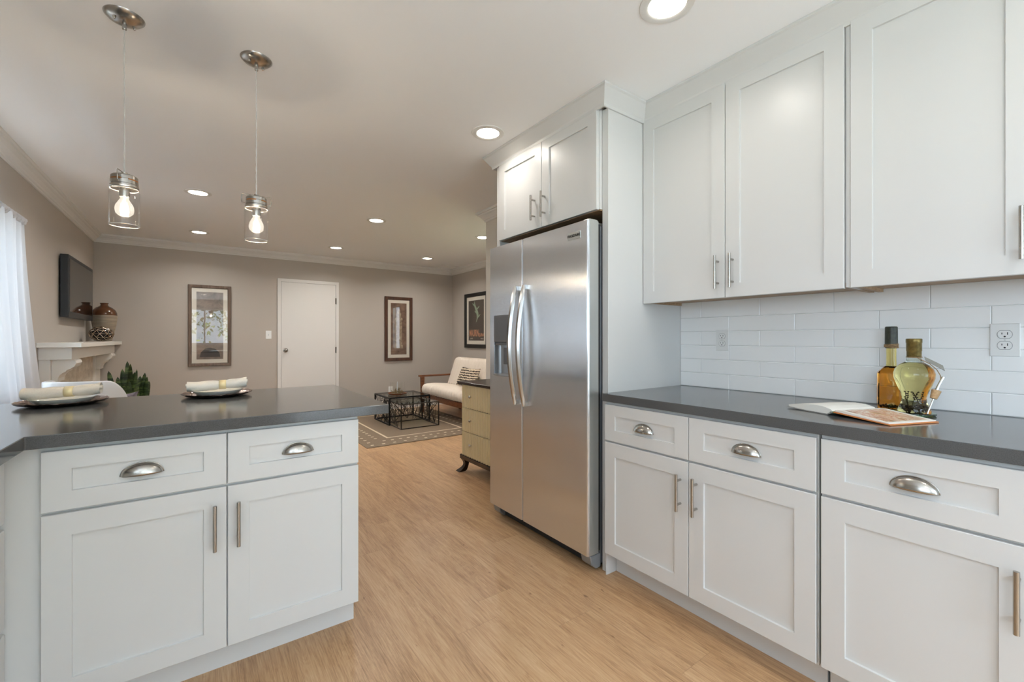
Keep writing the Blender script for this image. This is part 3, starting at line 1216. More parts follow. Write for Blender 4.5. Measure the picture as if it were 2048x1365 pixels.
def setting(cx, cy_, which, cloth):
    z = CT1
    bm = B()
    lathe(bm, [(0.0, 0.0035), (0.085, 0.0035), (0.112, 0.007), (0.134, 0.014), (0.142, 0.018), (0.1415, 0.0155), (0.13, 0.0095), (0.108, 0.003), (0.085, 0.0), (0.0, 0.0)], (cx, cy_, z), 56)
    for v_ in bm.verts:
        a = math.atan2(v_.co.y - cy_, v_.co.x - cx)
        r_ = math.hypot(v_.co.x - cx, v_.co.y - cy_)
        if r_ > 0.11:
            v_.co.z += 0.0012 * math.sin(17 * a) + 0.0008 * math.sin(29 * a + 1)
    o = base_at(obj('charger_plate', bm, HAMMERED, smooth=True), (cx, cy_, z))
    tag(o, 'dark hammered metal charger plate ' + which, 'plate', 'hammered charger plates')
    z1 = z + 0.004
    bm = B()
    lathe(bm, [(0.0, 0.004), (0.062, 0.004), (0.082, 0.010), (0.100, 0.0245), (0.1025, 0.0245), (0.086, 0.007), (0.064, 0.0005), (0.0, 0.0005)], (cx, cy_, z1), 48)
    o = base_at(obj('dinner_plate', bm, CHINA, smooth=True), (cx, cy_, z1))
    tag(o, 'white dinner plate under the napkin ' + which, 'plate', 'white dinner plates')
    # rolled napkin, pinched by a ring
    ang = R(-4)
    ca, sa = math.cos(ang), math.sin(ang)
    L = 0.118
    zc = z1 + 0.0475
    t = thing('napkin', ('rolled oatmeal linen napkin on the plate ' if cloth is LINEN else 'rolled white linen napkin on the plate ') + which, 'napkin', (cx, cy_, z1 + 0.024), 'rolled napkins')
    rnd = random.Random(cx)
    wob = [rnd.uniform(-1, 1) for _ in range(40)]
    def shape(u_, k_, r0=1.0):
        a = 2 * PI * k_ / 20
        pinch = 1 - 0.26 * math.exp(-((u_ - 0.02) / 0.022) ** 2)
        rr = r0 * pinch * (1 + 0.035 * math.sin(3 * a + 9 * u_ * 8) + 0.025 * wob[(k_ * 2) % 40])
        x = u_
        y = 0.031 * rr * math.cos(a)
        zz = 0.0235 * rr * math.sin(a) + 0.006 * (u_ / L) + 0.009 * max(0, (abs(u_) / L) - 0.62)
        return (cx + x * ca - y * sa, cy_ + x * sa + y * ca, zc + zz)
    bm = B()
    us = [-L + 2 * L * i / 36 for i in range(37)]
    rings = [[shape(us[0], k_, 0.55) for k_ in range(20)]]
    rings[0] = [(p[0] + 0.008 * ca, p[1], p[2]) for p in rings[0]]
    rings += [[shape(u_, k_) for k_ in range(20)] for u_ in us]
    last = [shape(us[-1], k_, 0.55) for k_ in range(20)]
    rings += [[(p[0] - 0.008 * ca, p[1], p[2]) for p in last]]
    ringface(bm, rings)
    na = obj('cloth_roll', bm, cloth, t, smooth=True)
    bm = B()
    tube(bm, [(cx + (L + 0.001) * ca * s_, cy_ + (L + 0.001) * sa * s_ + 0.004, zc + 0.004 * s_ + 0.008) for s_ in (0.9, 1.03)], 0.009, 10)
    tube(bm, [(cx - (L + 0.001) * ca * s_, cy_ - (L + 0.001) * sa * s_ - 0.003, zc + 0.003) for s_ in (0.9, 1.04)], 0.008, 10)
    obj('rolled_end', bm, cloth, na, smooth=True)
    bm = B()
    def rg(s, q):
        a = 2 * PI * s
        u_ = 0.006 + q * 0.028
        y, zz = 0.0275 * math.cos(a), 0.0212 * math.sin(a)
        return (cx + u_ * ca - y * sa, cy_ + u_ * sa + y * ca, zc + zz + 0.001)
    surf(bm, rg, 32, 2, True)
    o = base_at(obj('napkin_ring', bm, GOLDRING, smooth=True, solid=0.002), (cx, cy_, zc - 0.021))
    tag(o, 'pale gold ring round the napkin ' + which, 'napkin ring', 'gold napkin rings')


setting(-0.463, 2.565, 'at the left by the curtained window', LINEN)
setting(0.070, 2.520, 'at the middle of the peninsula', LINENW)

# ------------------------------------------------------------------ bottles and cookbook on the right worktop
def liquid(name, col, ior=1.36):
    m = mat(name, col, 0.0)
    b = bsdf(m)
    b.inputs['Transmission Weight'].default_value = 1.0
    b.inputs['IOR'].default_value = ior
    return m


AMBER = liquid('amber liqueur', (250, 166, 62))
PALEOIL = liquid('pale golden neck', (242, 222, 140))
OIL = liquid('olive oil', (240, 228, 158))
FOOTG = liquid('green glass foot', (120, 176, 120))
CLEARG = liquid('clear bottle glass', (232, 240, 232), 1.15)
HERB = speckled('dark herbs', (34, 24, 12), (92, 70, 28), 60, 0.7)
WAX = speckled('mottled black wax', (24, 22, 20), (62, 66, 48), 45, 0.45, bmp=0.3)
BRONZE = speckled('bronze foil', (92, 78, 40), (150, 128, 74), 50, 0.35, metal=0.7)
TWINE = speckled('jute twine', (126, 98, 66), (166, 136, 98), 200, 0.9)
CORK = speckled('cork', (176, 138, 98), (204, 170, 128), 120, 0.8, bmp=0.3)
PAPER = mat('grey paper tag', (150, 146, 136), 0.7)

bx_, by_ = 2.205, 0.518
t = thing('bottle', 'tall amber angular bottle with a black wax top behind the cookbook', 'bottle', (bx_, by_, CT1), 'infused bottles on the right countertop')
bm = B()
rings = []
def octo(w, z):
    q = w * 0.42
    P = [(-q, -w), (q, -w), (w, -q), (w, q), (q, w), (-q, w), (-w, q), (-w, -q)]
    a = R(20)
    return [(bx_ + x * math.cos(a) - y * math.sin(a), by_ + x * math.sin(a) + y * math.cos(a), CT1 + z) for x, y in P]
for w, z in ((0.040, 0.0008), (0.0425, 0.003), (0.0425, 0.138), (0.040, 0.143), (0.0195, 0.166)):
    rings.append(octo(w, z))
ringface(bm, rings)
obj('amber_body', bm, AMBER, t)
bm = B()
lathe(bm, [(0.0, 0.1662), (0.0165, 0.1662), (0.0155, 0.18), (0.0155, 0.245), (0.0, 0.245)], (bx_, by_, CT1), 24)
obj('neck', bm, PALEOIL, t, smooth=True)
bm = B()
lathe(bm, [(0.018, 0.236), (0.0205, 0.242), (0.020, 0.250), (0.0195, 0.318), (0.017, 0.321), (0.0, 0.320)], (bx_, by_, CT1), 24)
obj('wax_cap', bm, WAX, t, smooth=True)
bm = B()
for i in range(4):
    z = CT1 + 0.240 + i * 0.0036
    tube(bm, [(bx_ + 0.0208 * math.cos(a), by_ + 0.0208 * math.sin(a), z + 0.0015 * math.sin(a + i)) for a in [2 * PI * k_ / 24 for k_ in range(25)]], 0.0019, 6)
obj('twine', bm, TWINE, t, smooth=True)
bm = B()
rnd = random.Random(3)
for i in range(46):
    a, rr = rnd.uniform(0, 2 * PI), rnd.uniform(0, 0.032)
    bmesh.ops.create_icosphere(bm, subdivisions=1, radius=rnd.uniform(0.003, 0.006), matrix=Matrix.Translation((bx_ + rr * math.cos(a), by_ + rr * math.sin(a), CT1 + rnd.uniform(0.006, 0.014))))
obj('sediment', bm, HERB, t)

gx, gy = 2.092, 0.428
t = thing('bottle', 'round pale-gold oil bottle with bronze foil top and paper tag', 'bottle', (gx, gy, CT1), 'infused bottles on the right countertop')
bm = B()
lathe(bm, [(0.0, 0.010), (0.046, 0.010), (0.047, 0.015), (0.0405, 0.032), (0.0345, 0.048), (0.0335, 0.062), (0.038, 0.08), (0.048, 0.106), (0.0562, 0.132), (0.0572, 0.148), (0.053, 0.164), (0.042, 0.178), (0.027, 0.1885), (0.0, 0.1885)], (gx, gy, CT1), 48)
obj('oil_body', bm, OIL, t, smooth=True)
bm = B()
lathe(bm, [(0.0, 0.0008), (0.056, 0.0008), (0.0595, 0.004), (0.0585, 0.009), (0.05, 0.0097), (0.0, 0.0097)], (gx, gy, CT1), 48)
obj('glass_foot', bm, FOOTG, t, smooth=True)
bm = B()
lathe(bm, [(0.0, 0.189), (0.026, 0.189), (0.021, 0.195), (0.0195, 0.209), (0.0, 0.209)], (gx, gy, CT1), 32)
obj('neck', bm, CLEARG, t, smooth=True)
bm = B()
lathe(bm, [(0.0195, 0.205), (0.0205, 0.207), (0.0205, 0.228), (0.0215, 0.230), (0.0215, 0.258), (0.0225, 0.26), (0.0225, 0.271), (0.021, 0.274), (0.0, 0.273)], (gx, gy, CT1), 32)
obj('foil_cap', bm, BRONZE, t, smooth=True)
bm = B()
for i in range(60):
    a, rr = rnd.uniform(0, 2 * PI), rnd.uniform(0, 0.034)
    bmesh.ops.create_icosphere(bm, subdivisions=1, radius=rnd.uniform(0.003, 0.006), matrix=Matrix.Translation((gx + rr * math.cos(a), gy + rr * math.sin(a), CT1 + rnd.uniform(0.014, 0.026))))
for i in range(5):
    a = rnd.uniform(0, 2 * PI)
    P = [(gx + 0.012 * math.cos(a) , gy + 0.012 * math.sin(a), CT1 + 0.02), (gx + 0.016 * math.cos(a + 0.6), gy + 0.016 * math.sin(a + 0.6), CT1 + 0.055), (gx + 0.02 * math.cos(a + 1), gy + 0.02 * math.sin(a + 1), CT1 + 0.085)]
    tube(bm, P, 0.0009, 5)
    for q in range(5):
        s = q / 4
        p = Vector(P[1]).lerp(Vector(P[2]), s)
        bmesh.ops.create_icosphere(bm, subdivisions=1, radius=0.0028, matrix=Matrix.Translation(p + Vector((rnd.uniform(-.003, .003), rnd.uniform(-.003, .003), 0))))
obj('herb_sprigs', bm, HERB, t)
# string, tag and pourer hang from the neck on the camera-right side (towards -Y)
bm = B()
tube(bm, [(gx + 0.0215 * math.cos(a), gy + 0.0215 * math.sin(a), CT1 + 0.207) for a in [2 * PI * k_ / 24 for k_ in range(25)]], 0.0015, 6)
_q = lambda r_, t_, z_: Vector((gx, gy, CT1 + z_)) + Vector((0.2, -0.98, 0)) * r_ + Vector((-0.98, -0.2, 0)) * t_
S = [_q(0.006, 0.021, 0.207), _q(0.020, 0.022, 0.198), _q(0.040, 0.022, 0.186), _q(0.058, 0.020, 0.166), _q(0.067, 0.018, 0.146), _q(0.069, 0.016, 0.130)]
tube(bm, S, 0.0014, 6)
obj('string', bm, TWINE, t, smooth=True)
bm = B()
a0, a1 = Vector((gx - 0.004, gy - 0.030, CT1 + 0.204)), Vector((gx + 0.030, gy - 0.072, CT1 + 0.170))
d_ = (a1 - a0).normalized()
sdv = Vector((0.5, 0.3, 0.75)).normalized() * 0.011
nrm_ = d_.cross(sdv).normalized() * 0.0008
ringface(bm, [[a0 - sdv + k_ * nrm_, a1 - sdv + k_ * nrm_, a1 + sdv + k_ * nrm_, a0 + sdv * 0.6 + k_ * nrm_] for k_ in (-1, 1)])
obj('paper_tag', bm, PAPER, t)
bm = B()
Rv, Tv = Vector((0.2, -0.98, 0)), Vector((-0.98, -0.2, 0))
_lo = Vector((gx, gy, CT1 + 0.0125)) + Rv * 0.034 + Tv * 0.046
_hi = Vector((gx, gy, CT1 + 0.137)) + Rv * 0.070 + Tv * 0.014
ax = (_hi - _lo).normalized()
pc = _lo + (_hi - _lo) * 0.545
tube(bm, [_lo, pc - ax * 0.008], 0.0024, 10)
tube(bm, [pc + ax * 0.010, pc + ax * 0.03, pc + ax * 0.04 + Vector((0, -0.001, 0)), pc + ax * 0.062 + Vector((0.002, -0.004, 0.002))], [0.0052, 0.0042, 0.0042, 0.0048], 12)
pr = obj('metal_pourer', bm, CHROME, t, smooth=True)
bm = B()
tube(bm, [pc - ax * 0.016, pc + ax * 0.014], [0.0095, 0.0135], 18)
obj('cork_stopper', bm, CORK, pr, smooth=True)

# open cookbook
bk = Vector((1.822, 0.587, CT1))          # near end of the spine
ux = Vector((-0.359, -0.934, 0)).normalized()   # towards the right page (camera right)
uy = Vector((0.93, -0.36, 0)).normalized()      # towards the wall
HB = 0.205
t = thing('book', 'open cookbook with orange cover lying on the right countertop before the bottles', 'book', bk)
def bp_(a, d, z):
    return tuple(bk + ux * a + uy * d + Vector((0, 0, z)))
COVER = mat('orange book cover', (212, 132, 74), 0.5)
PAGE = mat('book page paper', (232, 230, 224), 0.7)
GREENR = mat('green headband', (36, 120, 62), 0.6)
PHOTO = mat('cookbook photo page', (220, 216, 208), 0.3)
fz = noise(PHOTO, coord(PHOTO, (13, 7, 13)), 1.7, 5, 0.6, 1.4)
ln(PHOTO, ramp(PHOTO, fz, [(0.34, (110, 112, 84)), (0.42, (178, 100, 48)), (0.47, (222, 214, 200)), (0.52, (190, 108, 50)), (0.57, (228, 222, 210)), (0.64, (206, 150, 90)), (0.72, (120, 124, 92))]), bsdf(PHOTO).inputs['Base Color'])
bm = B()
prism(bm, [(0.0, 0.012), (0.186, 0.001), (0.186, 0.004), (0.004, 0.016)], lambda a, z, d: bp_(a, d, z), -0.003, HB + 0.003)
obj('orange_cover', bm, COVER, t)
bm = B()
prism(bm, [(-0.186, 0.004), (-0.10, 0.0008), (-0.02, 0.0008), (0.0, 0.012), (-0.004, 0.015), (-0.022, 0.0035), (-0.10, 0.0035), (-0.186, 0.0068)], lambda a, z, d: bp_(a, d, z), -0.003, HB + 0.003)
obj('grey_cover', bm, mat('grey book cover', (150, 148, 144), 0.5), t)
bm = B()
L_ = [(-0.180, 0.0072), (-0.10, 0.004), (-0.024, 0.004), (-0.003, 0.0155), (-0.010, 0.022), (-0.04, 0.0285), (-0.08, 0.029), (-0.13, 0.023), (-0.182, 0.015)]
prism(bm, L_, lambda a, z, d: bp_(a, d, z), 0, HB)
obj('left_pages', bm, PAGE, t)
bm = B()
prism(bm, [(0.004, 0.0165), (0.180, 0.0047), (0.180, 0.0075), (0.09, 0.0165), (0.03, 0.0225), (0.006, 0.021)], lambda a, z, d: bp_(a, d, z), 0, HB)
rp = obj('right_pages', bm, PAGE, t)
bm = B()
P = [(0.030, 0.0229), (0.09, 0.0169), (0.168, 0.0093)]
ringface(bm, [[bp_(a, d, z) for d in (0.014, HB - 0.02)] for a, z in P], closed=False, caps=False)
obj('page_photo', bm, PHOTO, rp)
bm = B()
prism(bm, [(-0.012, 0.0095), (0.006, 0.0095), (0.006, 0.017), (-0.012, 0.013)], lambda a, z, d: bp_(a, d, z), -0.001, 0.01)
obj('headband', bm, GREENR, t)

# ------------------------------------------------------------------ pictures
def art_plain(name, stops, scale, stretch=(1, 1, 1), rough=0.7):
    m = mat(name, (128, 120, 110), rough)
    f_ = noise(m, coord(m, stretch), scale, 6, 0.65, 0.6)
    ln(m, ramp(m, f_, stops), bsdf(m).inputs['Base Color'])
    return m


def picture(name, label, fr, a0, a1, z0, z1, fw, mw, wood_m, art_m, depth=0.028):
    t = thing(name, label, 'picture', fr.p((a0 + a1) / 2, z0), 'framed pictures')
    bm = B()
    def ring(i, d):
        return [fr.p(a, z, d) for a, z in ((a0 + i, z0 + i), (a1 - i, z0 + i), (a1 - i, z1 - i), (a0 + i, z1 - i))]
    ringface(bm, [ring(0, 0.001), ring(0, depth - 0.004), ring(0.004, depth), ring(fw - 0.008, depth - 0.004), ring(fw, depth - 0.012), ring(fw, 0.001)], True, False)
    obj('frame', bm, wood_m, t)
    bm = B()
    fbox(bm, fr, a0 + fw * 0.8, a1 - fw * 0.8, z0 + fw * 0.8, z1 - fw * 0.8, 0.004, 0.009)
    obj('mat_board', bm, MATBOARD, t)
    i = fw + mw
    bm = B()
    fbox(bm, fr, a0 + i, a1 - i, z0 + i, z1 - i, 0.0085, 0.0098)
    ar = obj('artwork', bm, art_m, t)
    bm = B()
    bm.faces.new([bm.verts.new(fr.p(a, z, 0.0145)) for a, z in ((a0 + fw * .9, z0 + fw * .9), (a1 - fw * .9, z0 + fw * .9), (a1 - fw * .9, z1 - fw * .9), (a0 + fw * .9, z1 - fw * .9))])
    obj('glass_pane', bm, PANE, t)
    return t, ar


frF = Fr((0, YF, 0), (1, 0, 0), (0, -1, 0))
A1 = art_plain('grey brown print', [(0.3, (96, 84, 76)), (0.5, (132, 118, 108)), (0.7, (158, 138, 124))], 7)
A2 = art_plain('rust brown print', [(0.3, (78, 56, 42)), (0.5, (112, 84, 66)), (0.7, (138, 110, 90))], 9)
p1, ar = picture('framed_picture', 'tall framed print in a taupe wood frame left of the door, reflecting trees', frF, -0.126, 0.350, 0.82, 1.902, 0.040, 0.050, FRAME_TAUPE, A1)
bm = B()
prism(bm, [(0.0, 0.94), (0.226, 0.94), (0.215, 1.0), (0.17, 1.05), (0.112, 1.066), (0.055, 1.05), (0.01, 1.0)], lambda a, z, d: frF.p(a, z, d), 0.0098, 0.0102)
obj('reflected_arch', bm, mat('painted reflection arch', (70, 66, 64), 0.7), ar)  # dark reflection in the glass, painted onto the print as an arch
p2, ar = picture('framed_picture', 'narrow framed print of a pale tower in a dark brown frame right of the door', frF, 2.502, 2.987, 0.812, 1.893, 0.052, 0.052, FRAME_BROWN, A2)
TOWER = art_plain('pale tower print', [(0.35, (120, 100, 80)), (0.5, (150, 130, 106)), (0.65, (178, 160, 134))], 22)
bm = B()
def tw(P, lo=0.0098, hi=0.0102):
    prism(bm, P, lambda a, z, d: frF.p(a, z, d), lo, hi)
tw([(2.67, 1.02), (2.82, 1.02), (2.815, 1.08), (2.675, 1.08)])
tw([(2.685, 1.08), (2.805, 1.08), (2.80, 1.50), (2.69, 1.50)])
tw([(2.675, 1.50), (2.815, 1.50), (2.805, 1.54), (2.685, 1.54)])
tw([(2.70, 1.54), (2.79, 1.54), (2.785, 1.62), (2.705, 1.62)])
tw([(2.715, 1.62), (2.775, 1.62), (2.768, 1.67), (2.745, 1.705), (2.722, 1.67)])
obj('printed_tower', bm, TOWER, ar)
frR = Fr((XR2, 0, 0), (0, -1, 0), (-1, 0, 0))
A3 = mat('dark brown poster', (58, 46, 38), 0.6)
p3, ar = picture('framed_poster', 'black framed dark poster with orange lettering above the sofa', frR, -6.641, -5.90, 1.03, 1.955, 0.062, 0.062, BLACKWOOD, A3)
# plain stand-in motif: a pale green leafy sprig
SAGE = mat('sage green print', (148, 166, 142), 0.6)
bm = B()
rs = []
for i in range(13):
    s = i / 12
    z = 1.46 + 0.36 * s
    a = -6.27 + 0.05 * math.sin(s * 5.0)
    w = 0.004 + 0.03 * math.sin(PI * s) ** 1.2
    rs.append([frR.p(a - w, z, 0.0102), frR.p(a + w, z, 0.0102)])
ringface(bm, rs, False, False)
for sgn, s0 in ((1, 0.2), (-1, 0.38), (1, 0.58), (-1, 0.74)):
    z = 1.46 + 0.36 * s0
    a = -6.27 + 0.05 * math.sin(s0 * 5.0)
    V = []
    for i in range(9):
        q = i / 8
        V.append([frR.p(a + sgn * 0.10 * q, z + 0.06 * q + 0.014 * math.sin(PI * q), 0.0103), frR.p(a + sgn * 0.10 * q, z + 0.06 * q - 0.014 * math.sin(PI * q), 0.0103)])
    ringface(bm, V, False, False)
obj('printed_sprig', bm, SAGE, ar)
ORANGE = mat('orange print', (206, 142, 104), 0.6)
CREAMP = mat('cream print', (206, 196, 178), 0.6)


def poster_text(s, a, z, size, m, squash, bold=0.0):
    me = text_mesh(s, size, bold, 0.0003, squash)
    # text x -> poster left-to-right (world -Y), text y -> Z, text z -> -X
    me.transform(Matrix(((0, 0, -1, XR2 - 0.0103), (-1, 0, 0, -a), (0, 1, 0, z), (0, 0, 0, 1))))
    obj('lettering', me, m, ar)


poster_text('MAURIN', -6.335, 1.275, 0.155, ORANGE, 0.54, 0.004)
poster_text('QUINA', -6.105, 1.247, 0.075, ORANGE, 0.72, 0.002)
poster_text('LE PUY', -6.42, 1.185, 0.032, CREAMP, 0.9, 0.0006)
poster_text('FRANCE', -6.08, 1.185, 0.028, CREAMP, 0.8, 0.0006)

# ------------------------------------------------------------------ television on the left wall
t = thing('television', 'flat black television mounted on the left wall above the mantel', 'television', (XL, 6.07, 1.38))
TVB = mat('black tv plastic', (30, 31, 34), 0.4)
boxobj('housing', (XL + 0.012, -0.962, 5.526, 6.613, 1.383, 1.952), TVB, t, 0.004)
SCR = mat('dark tv screen', (16, 15, 14), 0.06)
boxobj('screen', (-0.9625, -0.9605, 5.562, 6.577, 1.435, 1.918), SCR, t)
boxobj('wall_bracket', (XL + 0.0005, XL + 0.013, 5.9, 6.25, 1.55, 1.80), RUBBER, t)

# ------------------------------------------------------------------ fireplace
MANTEL = paint('mantel paint', (224, 221, 215), 0.45)
STONE = speckled('travertine stone', (186, 174, 158), (214, 204, 188), 9, 0.7, (1, 1, 2), 0.5)
t = thing('fireplace', 'white fireplace with corbelled mantel and travertine surround on the left wall', 'fireplace', (XL, 6.0, 0))
boxobj('mantel_shelf', (XL + 0.001, -0.776, 4.88, 7.122, 1.116, 1.155), MANTEL, t, 0.003)
boxobj('frieze', (XL + 0.001, -0.840, 4.93, 7.10, 1.018, 1.116), MANTEL, t, 0.002)
for y0, y1 in ((4.95, 5.24), (6.78, 7.07)):
    boxobj('pilaster', (XL + 0.001, -0.965, y0 - 0.01, y1 + 0.01, 0, 1.018), MANTEL, t, 0.002)
for y0, y1 in ((4.98, 5.20), (6.80, 7.02)):
    P = [(-0.965, 1.018), (-0.842, 1.018), (-0.826, 1.005), (-0.822, 0.985), (-0.835, 0.958), (-0.862, 0.938), (-0.880, 0.930), (-0.884, 0.918), (-0.900, 0.910), (-0.918, 0.892), (-0.928, 0.866), (-0.930, 0.838), (-0.965, 0.838)]
    bm = B()
    prism(bm, P, lambda a, b_, c_: (a, c_, b_), y0, y1)
    obj('corbel', bm, MANTEL, t, 0.002)
bm = B()
box(bm, XL + 0.001, -0.985, 5.252, 5.60, 0, 1.0175)
box(bm, XL + 0.001, -0.985, 6.42, 6.768, 0, 1.0175)
box(bm, XL + 0.001, -0.985, 5.60, 6.42, 0.72, 1.0175)
obj('stone_surround', bm, STONE, t)
boxobj('firebox', (XL + 0.001, XL + 0.006, 5.60, 6.42, 0.0, 0.72), SLOT, t)
boxobj('hearth', (XL + 0.02, -0.79, 5.30, 6.72, 0.0, 0.03), STONE, t, 0.003)

# vases on the mantel
GLAZE = mat('brown glaze', (84, 52, 32), 0.1)
RIBBED = mat('banded stoneware', (150, 136, 118), 0.55)
wv = nn(RIBBED, 'ShaderNodeTexWave', wave_type='BANDS', bands_direction='Z')
wv.inputs['Scale'].default_value = 22
wv.inputs['Distortion'].default_value = 1.2
ln(RIBBED, coord(RIBBED), wv.inputs['Vector'])
ln(RIBBED, ramp(RIBBED, wv.outputs['Fac'], [(0.2, (118, 104, 88)), (0.7, (166, 154, 136))]), bsdf(RIBBED).inputs['Base Color'])
t = thing('vase', 'tall stoneware vase with glossy brown shoulder on the mantel', 'vase', (-0.885, 6.74, 1.155))
bm = B()
lathe(bm, [(0.0, 0.001), (0.062, 0.001), (0.068, 0.01), (0.085, 0.09), (0.102, 0.18), (0.111, 0.25), (0.112, 0.296)], (-0.885, 6.74, 1.155), 40)
obj('body', bm, RIBBED, t, smooth=True)
bm = B()
lathe(bm, [(0.1122, 0.296), (0.110, 0.325), (0.098, 0.355), (0.072, 0.384), (0.042, 0.402), (0.033, 0.412), (0.032, 0.425), (0.040, 0.438), (0.036, 0.439), (0.028, 0.425), (0.028, 0.405), (0.0, 0.395)], (-0.885, 6.74, 1.155), 40)
obj('glazed_shoulder', bm, GLAZE, t, smooth=True)
PIERCED = mat('copper lustre', (206, 186, 166), 0.2, 1.0)
bm = B()
bmesh.ops.create_icosphere(bm, subdivisions=2, radius=1.0)
o = obj('pierced_ball', bm, PIERCED, smooth=True)
o.data.transform(Matrix.Diagonal((0.101, 0.101, 0.076, 1)))
md = o.modifiers.new('lattice', 'WIREFRAME')
md.thickness = 0.012
md.use_replace = True
md.use_even_offset = False
me_ = o.data
o.location = (-0.868, 6.44, 1.155 + 0.084)
tag(o, 'round pierced metal ball ornament on the mantel before the tall vase', 'ornament')
bm = B()
bmesh.ops.create_uvsphere(bm, u_segments=24, v_segments=14, radius=1.0)
o2 = obj('dark_core', bm, mat('dark ball inside', (24, 18, 15), 0.6), o, smooth=True, local=True)
o2.data.transform(Matrix.Diagonal((0.086, 0.086, 0.062, 1)))

# ------------------------------------------------------------------ curtains at the left window
SHEER = bpy.data.materials.new('white sheer cotton')
SHEER.use_nodes = True
nt = SHEER.node_tree
nt.nodes.clear()
out = nt.nodes.new('ShaderNodeOutputMaterial')
df = nt.nodes.new('ShaderNodeBsdfDiffuse')
df.inputs['Color'].default_value = (0.72, 0.73, 0.76, 1)
tl = nt.nodes.new('ShaderNodeBsdfTranslucent')
tl.inputs['Color'].default_value = (0.50, 0.52, 0.55, 1)
m1 = nt.nodes.new('ShaderNodeMixShader')
m1.inputs[0].default_value = 0.095
nt.links.new(df.outputs[0], m1.inputs[1])
nt.links.new(tl.outputs[0], m1.inputs[2])
tr = nt.nodes.new('ShaderNodeBsdfTransparent')
m2 = nt.nodes.new('ShaderNodeMixShader')
m2.inputs[0].default_value = 0.015
nt.links.new(m1.outputs[0], m2.inputs[1])
nt.links.new(tr.outputs[0], m2.inputs[2])
nt.links.new(m2.outputs[0], out.inputs[0])


def curtain(label, top, bot, z0, z1, seed_):
    t = thing('curtain', label, 'curtain', (-0.945, (top[0] + top[1]) / 2, z0), 'white sheer curtains at the left window')
    rnd = random.Random(seed_)
    ph = [rnd.uniform(0, 6.28) for _ in range(4)]
    def fn(s, q):
        # q: 0 top .. 1 bottom
        k_ = q ** 1.7
        y0 = top[0] + (bot[0] - top[0]) * k_
        y1 = top[1] + (bot[1] - top[1]) * k_
        z = z1 + (z0 - z1) * q
        y = y0 + (y1 - y0) * s
        d = 0.016 * math.sin(s * 34 + ph[0] + 1.3 * q) + 0.012 * math.sin(s * 17 + ph[1]) * (0.4 + q) + 0.01 * math.sin(s * 7 + ph[2] + q * 2)
        return (-0.945 + d, y + 0.006 * math.sin(s * 34 + ph[3]), z)
    bm = B()
    surf(bm, fn, 110, 26)
    obj('panel', bm, SHEER, t, smooth=True)
    bm = B()
    def hd(s, q):
        a = 2 * PI * q
        y = top[0] + (top[1] - top[0]) * s
        r_ = 0.020 + 0.006 * math.sin(s * 120 + ph[0]) * math.sin(a * 2 + 1) + 0.003 * math.sin(s * 61)
        return (-0.945 + 0.8 * r_ * math.cos(a), y, z1 + 0.008 + r_ * math.sin(a) * 1.05)
    surf(bm, lambda q, s: hd(s, q), 12, 120, True)
    obj('gathered_header', bm, SHEER, t, smooth=True)
    return t


curtain('white sheer curtain panel nearest the fireplace, flaring to the right', (3.60, 4.222), (3.99, 4.70), 0.30, 1.955, 5)
curtain('white sheer curtain panel farther from the fireplace at the left edge', (2.76, 3.59), (2.76, 3.88), 0.30, 1.955, 8)
bm = B()
tube(bm, [(-0.945, 2.74, 1.963), (-0.945, 4.236, 1.963)], 0.006, 10)
for y in (2.755, 3.595, 4.226):
    tube(bm, [(XL, y, 1.963), (-0.945, y, 1.963)], 0.004, 8)
rod = base_at(obj('curtain_rod', bm, WHITE_IN, smooth=True), (-0.945, 3.4, 1.963))
tag(rod, 'thin white rod carrying the sheer curtains on the left wall', 'curtain rod')

# ------------------------------------------------------------------ white tub chair with cushion
SHELL = mat('glossy white shell', (240, 241, 243), 0.18)
LEGW = wood('pale chair leg wood', (150, 116, 80), (182, 146, 106), (200, 166, 126), 0.45, (20, 20, 3))
cxx, cyy = -0.585, 3.92
t = thing('armchair', 'white moulded tub armchair behind the peninsula by the curtain', 'chair', (cxx, cyy, 0))
def shell(s, q):
    # s around from one arm front over the back to the other arm front
    a = R(-128 + 256 * s)
    ang = R(-128) + a                        # back towards the window corner
    k_ = abs(a) / R(128)
    top = 0.926 - 0.012 * k_ - 0.20 * max(0.0, (k_ - 0.52) / 0.48) ** 1.6
    z = 0.40 + (top - 0.40) * q
    rx = 0.165 + 0.03 * q
    ry = 0.18 + 0.02 * q
    e = 0.72
    c_, s_ = math.cos(ang), math.sin(ang)
    return (cxx + rx * math.copysign(abs(c_) ** e, c_), cyy + ry * math.copysign(abs(s_) ** e, s_), z)
bm = B()
surf(bm, shell, 44, 12)
obj('shell', bm, SHELL, t, smooth=True, solid=0.026, bevel=0.008)
bm = B()
lathe(bm, [(0.0, 0.40), (0.155, 0.40), (0.162, 0.42), (0.158, 0.465), (0.14, 0.482), (0.0, 0.486)], (cxx, cyy, 0), 32, sy=1.2, sx=0.9)
obj('seat', bm, SHELL, t, smooth=True)
for sx_ in (-1, 1):
    for sy_ in (-1, 1):
        bm = B()
        tube(bm, [(cxx + 0.11 * sx_, cyy + 0.13 * sy_, 0.41), (cxx + 0.16 * sx_, cyy + 0.18 * sy_, 0.0)], [0.018, 0.011], 12)
        obj('leg', bm, LEGW, t, smooth=True)


